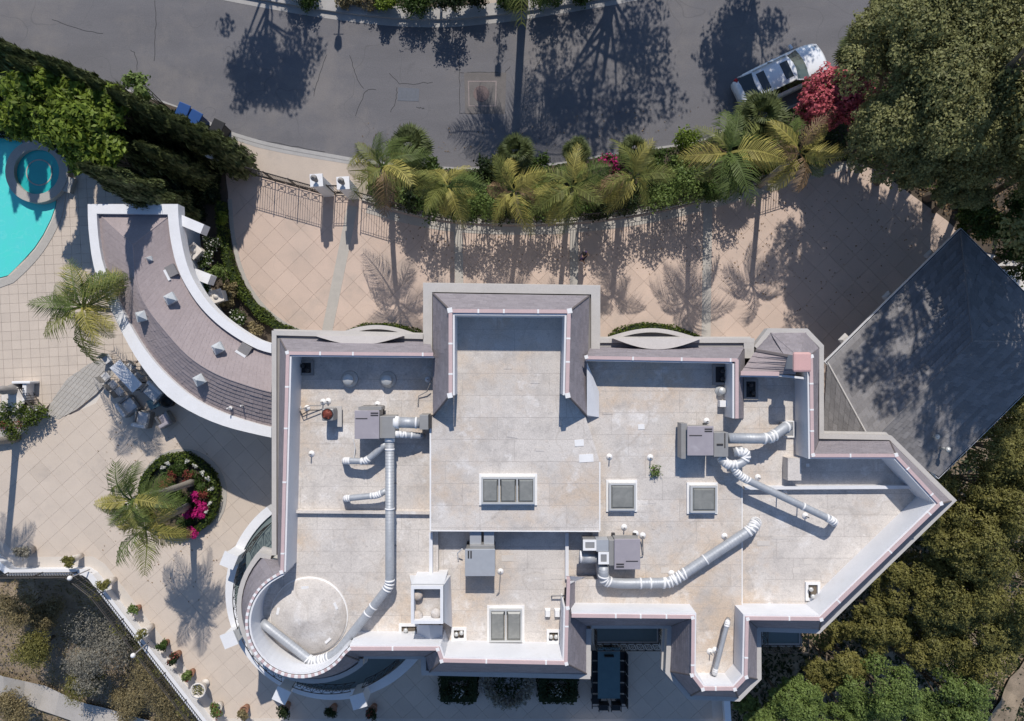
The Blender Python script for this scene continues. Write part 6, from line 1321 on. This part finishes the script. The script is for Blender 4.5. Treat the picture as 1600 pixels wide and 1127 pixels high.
for i, (x, y, rz, d) in enumerate([(174, 561, 3.8, 'at the head end, nearest the palm'), (172, 589, -.85, 'first on the sunny side'), (183, 601, -.85, 'second on the sunny side'), (193, 612, -.85, 'third on the sunny side'), (212, 572, 2.3, 'first on the pavilion side'), (224, 586, 2.3, 'second on the pavilion side')]):
    chair('dark woven dining chair '+d+' of the pale glass table', x, y, rz, s=.84)
def sofa(x, y, w, d, rz, label, m='cushion', nm='armchair'):
    t = thing(nm, (0, 0, 0), label, nm.replace('_', ' '), 'lounge seats outside the pavilion'); MB().box((0, 0, .22), (w, d, .2)).build('frame', M['wicker'], t, bevel=.03); MB().box((0, .04, .38), (w-.2, d-.2, .14)).build('seat_cushion', M[m], t, bevel=.05); MB().box((0, -d/2+.1, .55), (w-.1, .18, .4)).build('backrest', M[m], t, bevel=.05)
    for s in (-1, 1): MB().box((s*(w/2-.06), 0, .42), (.12, d, .28)).build('armrest', M['wicker'], t, bevel=.03)
    t.location = P(x, y, 0); t.rotation_euler.z = rz
sofa(208, 634, .85, .8, 2.2-3.14, 'grey armchair nearest the sunny patio'); sofa(230, 654, .8, .8, -.2, 'patterned armchair at the foot of the lounge group'); sofa(264, 655, .68, .68, .5, 'lilac-cushioned armchair at the edge of the pavilion shade', 'lav'); sofa(246, 612, 1.0, .8, 2.4, 'grey sofa in the pavilion shade', nm='sofa')
table('dark square coffee table among the lounge seats', PL([(228, 627), (244, 621), (251, 634), (235, 641)], .42), .42, 'tealglass', 'coffee_table')
b = P(270, 626, 0); t = thing('fire_pit', b, 'round black pot standing against the pavilion', 'pot'); MB().lathe((b.x, b.y, 0), [(.2, 0), (.3, .3), (.32, .6), (.27, .6), (.24, .4)], 18).build('bowl', M['black'], t, True)
# shaded furniture in the south recess
tb = table('long teal glass dining table in the shaded south recess', PL([(934, 1012), (969, 1012), (969, 1092), (934, 1092)], .75), .75, 'tealglass')
for k in range(5):
    y = 1018+k*17; nm = ['northernmost', 'second', 'third', 'fourth', 'southernmost'][k]
    chair('black chair, %s on the west side of the long teal table' % nm, 930, y, -math.pi/2, 'black', 'chairs round the long teal table'); chair('black chair, %s on the east side of the long teal table' % nm, 968, y, math.pi/2, 'black', 'chairs round the long teal table')
for x, d in ((941, 'left'), (960, 'right')): chair('black chair at the south end of the long teal table, %s one' % d, x, 1096, 0+math.pi, 'black', 'chairs round the long teal table')
chair('black chair at the north end of the long teal table', 948, 1006, 0, 'black', 'chairs round the long teal table')
for x0, x1, d in ((690, 745, 'left'), (842, 900, 'right')):
    c0 = P((x0+x1)/2, 1072, 0); t = hedge('boxed_planting', 'square hedged planting box, %s of the round shaded bed' % d, PL([(x0+5, 1052), (x1-5, 1052), (x1-5, 1085), (x0+5, 1085)]), .4, .5, 0, M['leaf_dark'], 'hedge', 'hedged boxes under the south front', closed=True)
    foliage('white_flowers', [(c0.x, c0.y, .55, .35, .4)], 70, .07, M['whitefl'], t); foliage('inner_foliage', [(c0.x+dx, c0.y, .4, .35) for dx in (-.4, 0, .4)], 220, .1, M['leaf_dark'], t)
c0 = P(794, 1060, 0); t = thing('round_bed', c0, 'round dark bed of grey-leaved plants under the south front', 'flower bed'); MB().lathe((c0.x, c0.y, 0), [(1.35, 0), (1.35, .25), (1.2, .28), (1.2, .2), (.05, .2)], 32).build('kerb_ring', M['cornice'], t)
foliage('foliage', [(c0.x+1.05*math.cos(a*.42), c0.y+1.05*math.sin(a*.42), .4, .34) for a in range(15)], 200, .12, M['grey_leaf'], t); foliage('inner_foliage', [(c0.x+.5*math.cos(a), c0.y+.5*math.sin(a), .3, .4) for a in range(6)], 200, .12, M['leaf_dark'], t)
for x0, x1, y, d in ((590, 655, 512, 'west'), (940, 1075, 516, 'east')):
    xm = (x0+x1)/2; hedge('hedge', 'low clipped hedge curving round the %s front bay' % d, smooth_line(PL([((530 if d == 'west' else 945), 540), (560 if d == 'west' else 975, 517), (600 if d == 'west' else 1015, 513), (640 if d == 'west' else 1055, 520), (675 if d == 'west' else 1090, 536)]), 2), .55, .5, 0, M['hedge'], group='hedges round the front bays')
# ------------------------------------------------------------------ hillside vegetation
se = [(1590, 650, .2, 1.3), (1525, 755, .4, 1.9), (1580, 705, 1.2, 1.9), (1465, 840, -.6, 1.8), (1530, 835, .8, 2.1), (1595, 800, 1.4, 2.1), (1430, 905, -1.2, 1.8), (1500, 915, .2, 2.1), (1580, 905, .9, 2.2), (1370, 965, -2.2, 1.6), (1440, 985, -1.4, 1.8), (1530, 990, -.6, 1.9), (1600, 985, -.4, 1.4), (1300, 1030, -2.6, 1.5), (1650, 1030, -1.5, 1.2)]
dn = ['small, tucked under the garage eave at the margin', 'nearest the garage corner', 'at the right margin below the garage', 'against the eastern roof point', 'right of the roof point', 'at the right margin, middle', 'just outside the slanting roof edge', 'in the middle of the grove', 'on the right of the grove', 'in the shade of the slanting roof', 'lower middle of the grove', 'lower right of the grove', 'right margin, lowest', 'deep in the house shade', 'at the dirt track']
for i, (x, y, z, R) in enumerate(se): tree('pine_tree', 'olive-yellow clumped pine '+dn[i], 'pine tree', x, y, z, R, -6.2, M['leaf_olive'], 'pines on the eastern slope', 19, 2200, .095, .95, 400+i, cr=.33, shell=.6, up=.9)
for i, (x, y, z, R, d) in enumerate([(1375, 1075, -1.0, 1.9, 'left of the pair'), (1490, 1085, -.8, 1.9, 'right of the pair'), (1240, 1110, -1.6, 1.5, 'under the southern roof arm'), (1320, 1120, -1.8, 1.2, 'at the bottom edge'), (1430, 1120, -1.4, 1.2, 'at the bottom edge between the pair'), (1190, 1120, -1.8, 1.1, 'at the bottom edge beside the terrace')]):
    tree('green_tree', 'fresh green feathery tree south of the house, '+d, 'tree', x, y, z, R, -6.4, M['leaf_green'], 'green trees on the southern slope', 18, 1900, .095, 1.0, 450+i, cr=.33, shell=.55, up=.9)
for i, (x, y, z, r, mm, d) in enumerate([(165, 1000, -2.6, 1.7, 'grey_leaf', 'big grey bare-looking shrub in the middle of the slope'), (130, 1050, -3.6, 1.2, 'grey_leaf', 'lower grey shrub above the pale path'), (240, 1065, -3.0, 1.8, 'brown_leaf', 'large brown-olive shrub under the sloping wall'), (45, 1015, -3.6, 1.1, 'leaf_olive', 'olive shrub at the left above the path'), (20, 950, -3.0, 1.1, 'brown_leaf', 'tawny shrub at the left margin'), (70, 960, -4.0, .9, 'brown_leaf', 'tawny shrub in the wall shadow'), (20, 1110, -5.0, 1.1, 'brown_leaf', 'dry tawny shrub in the lower left corner'), (135, 1075, -4.0, 1.0, 'leaf_olive', 'yellowish shrub beside the pale path'), (200, 1105, -4.6, 1.0, 'brown_leaf', 'brown shrub at the bottom edge'), (270, 1110, -3.6, 1.2, 'brown_leaf', 'brown shrub at the bottom below the wall'), (215, 985, -3.2, .9, 'leaf_dark', 'dark shrub against the sloping wall')]):
    bush('slope_shrub', d, 'shrub', x, y, z, r, -6, M[mm], 'shrubs on the dry slope', 500+i, 700, .10, 16, flat=.5, aspect=.35)
def drape_cover(name, label, x0, y0, x1, y1, n, m, size):
    pos = np.array([(x, y, hgt(x, y)+rnd.uniform(0, .25)) for x, y in ((rnd.uniform(x0, x1), rnd.uniform(y0, y1)) for _ in range(n)) if sdist(x, y, lot) > .05]); nm = nr.normal(size=pos.shape)*.6; nm[:, 2] += 1
    co, q = leaves_mesh(name, pos, nm, size, .4); me = np_mesh(name, co, q, m); o = bpy.data.objects.new(name, me); COL.objects.link(o); tag(o, label, 'ground cover', None, 'stuff')
drape_cover('dry_grass', 'dry grass and litter on the south-western slope', -32, -24, -17.6, -11, 14000, M['brown_leaf'], .14)
drape_cover('undergrowth', 'dark undergrowth on the eastern slope', 12, -24, 34, 2, 30000, M['leaf_dark'], .25)
scatter_cover('leaf_litter', [(P(1340, 100).x, P(1340, 100).y), (P(1720, 0).x, P(1720, 0).y), (P(1720, 520).x, P(1720, 520).y), (P(1500, 350).x, P(1500, 350).y), (P(1345, 240).x, P(1345, 240).y)], .0, .15, 9000, .12, M['dead'], 'brown leaf litter and twigs under the oaks')
sheet('oak_floor', PL([(1345, 105), (1460, 10), (1800, -190), (1800, 380), (1680, 430), (1490, 380), (1460, 355), (1325, 250), (1330, 225)]), -.2, -.03, M['soil'], 'bare soil under the oaks')
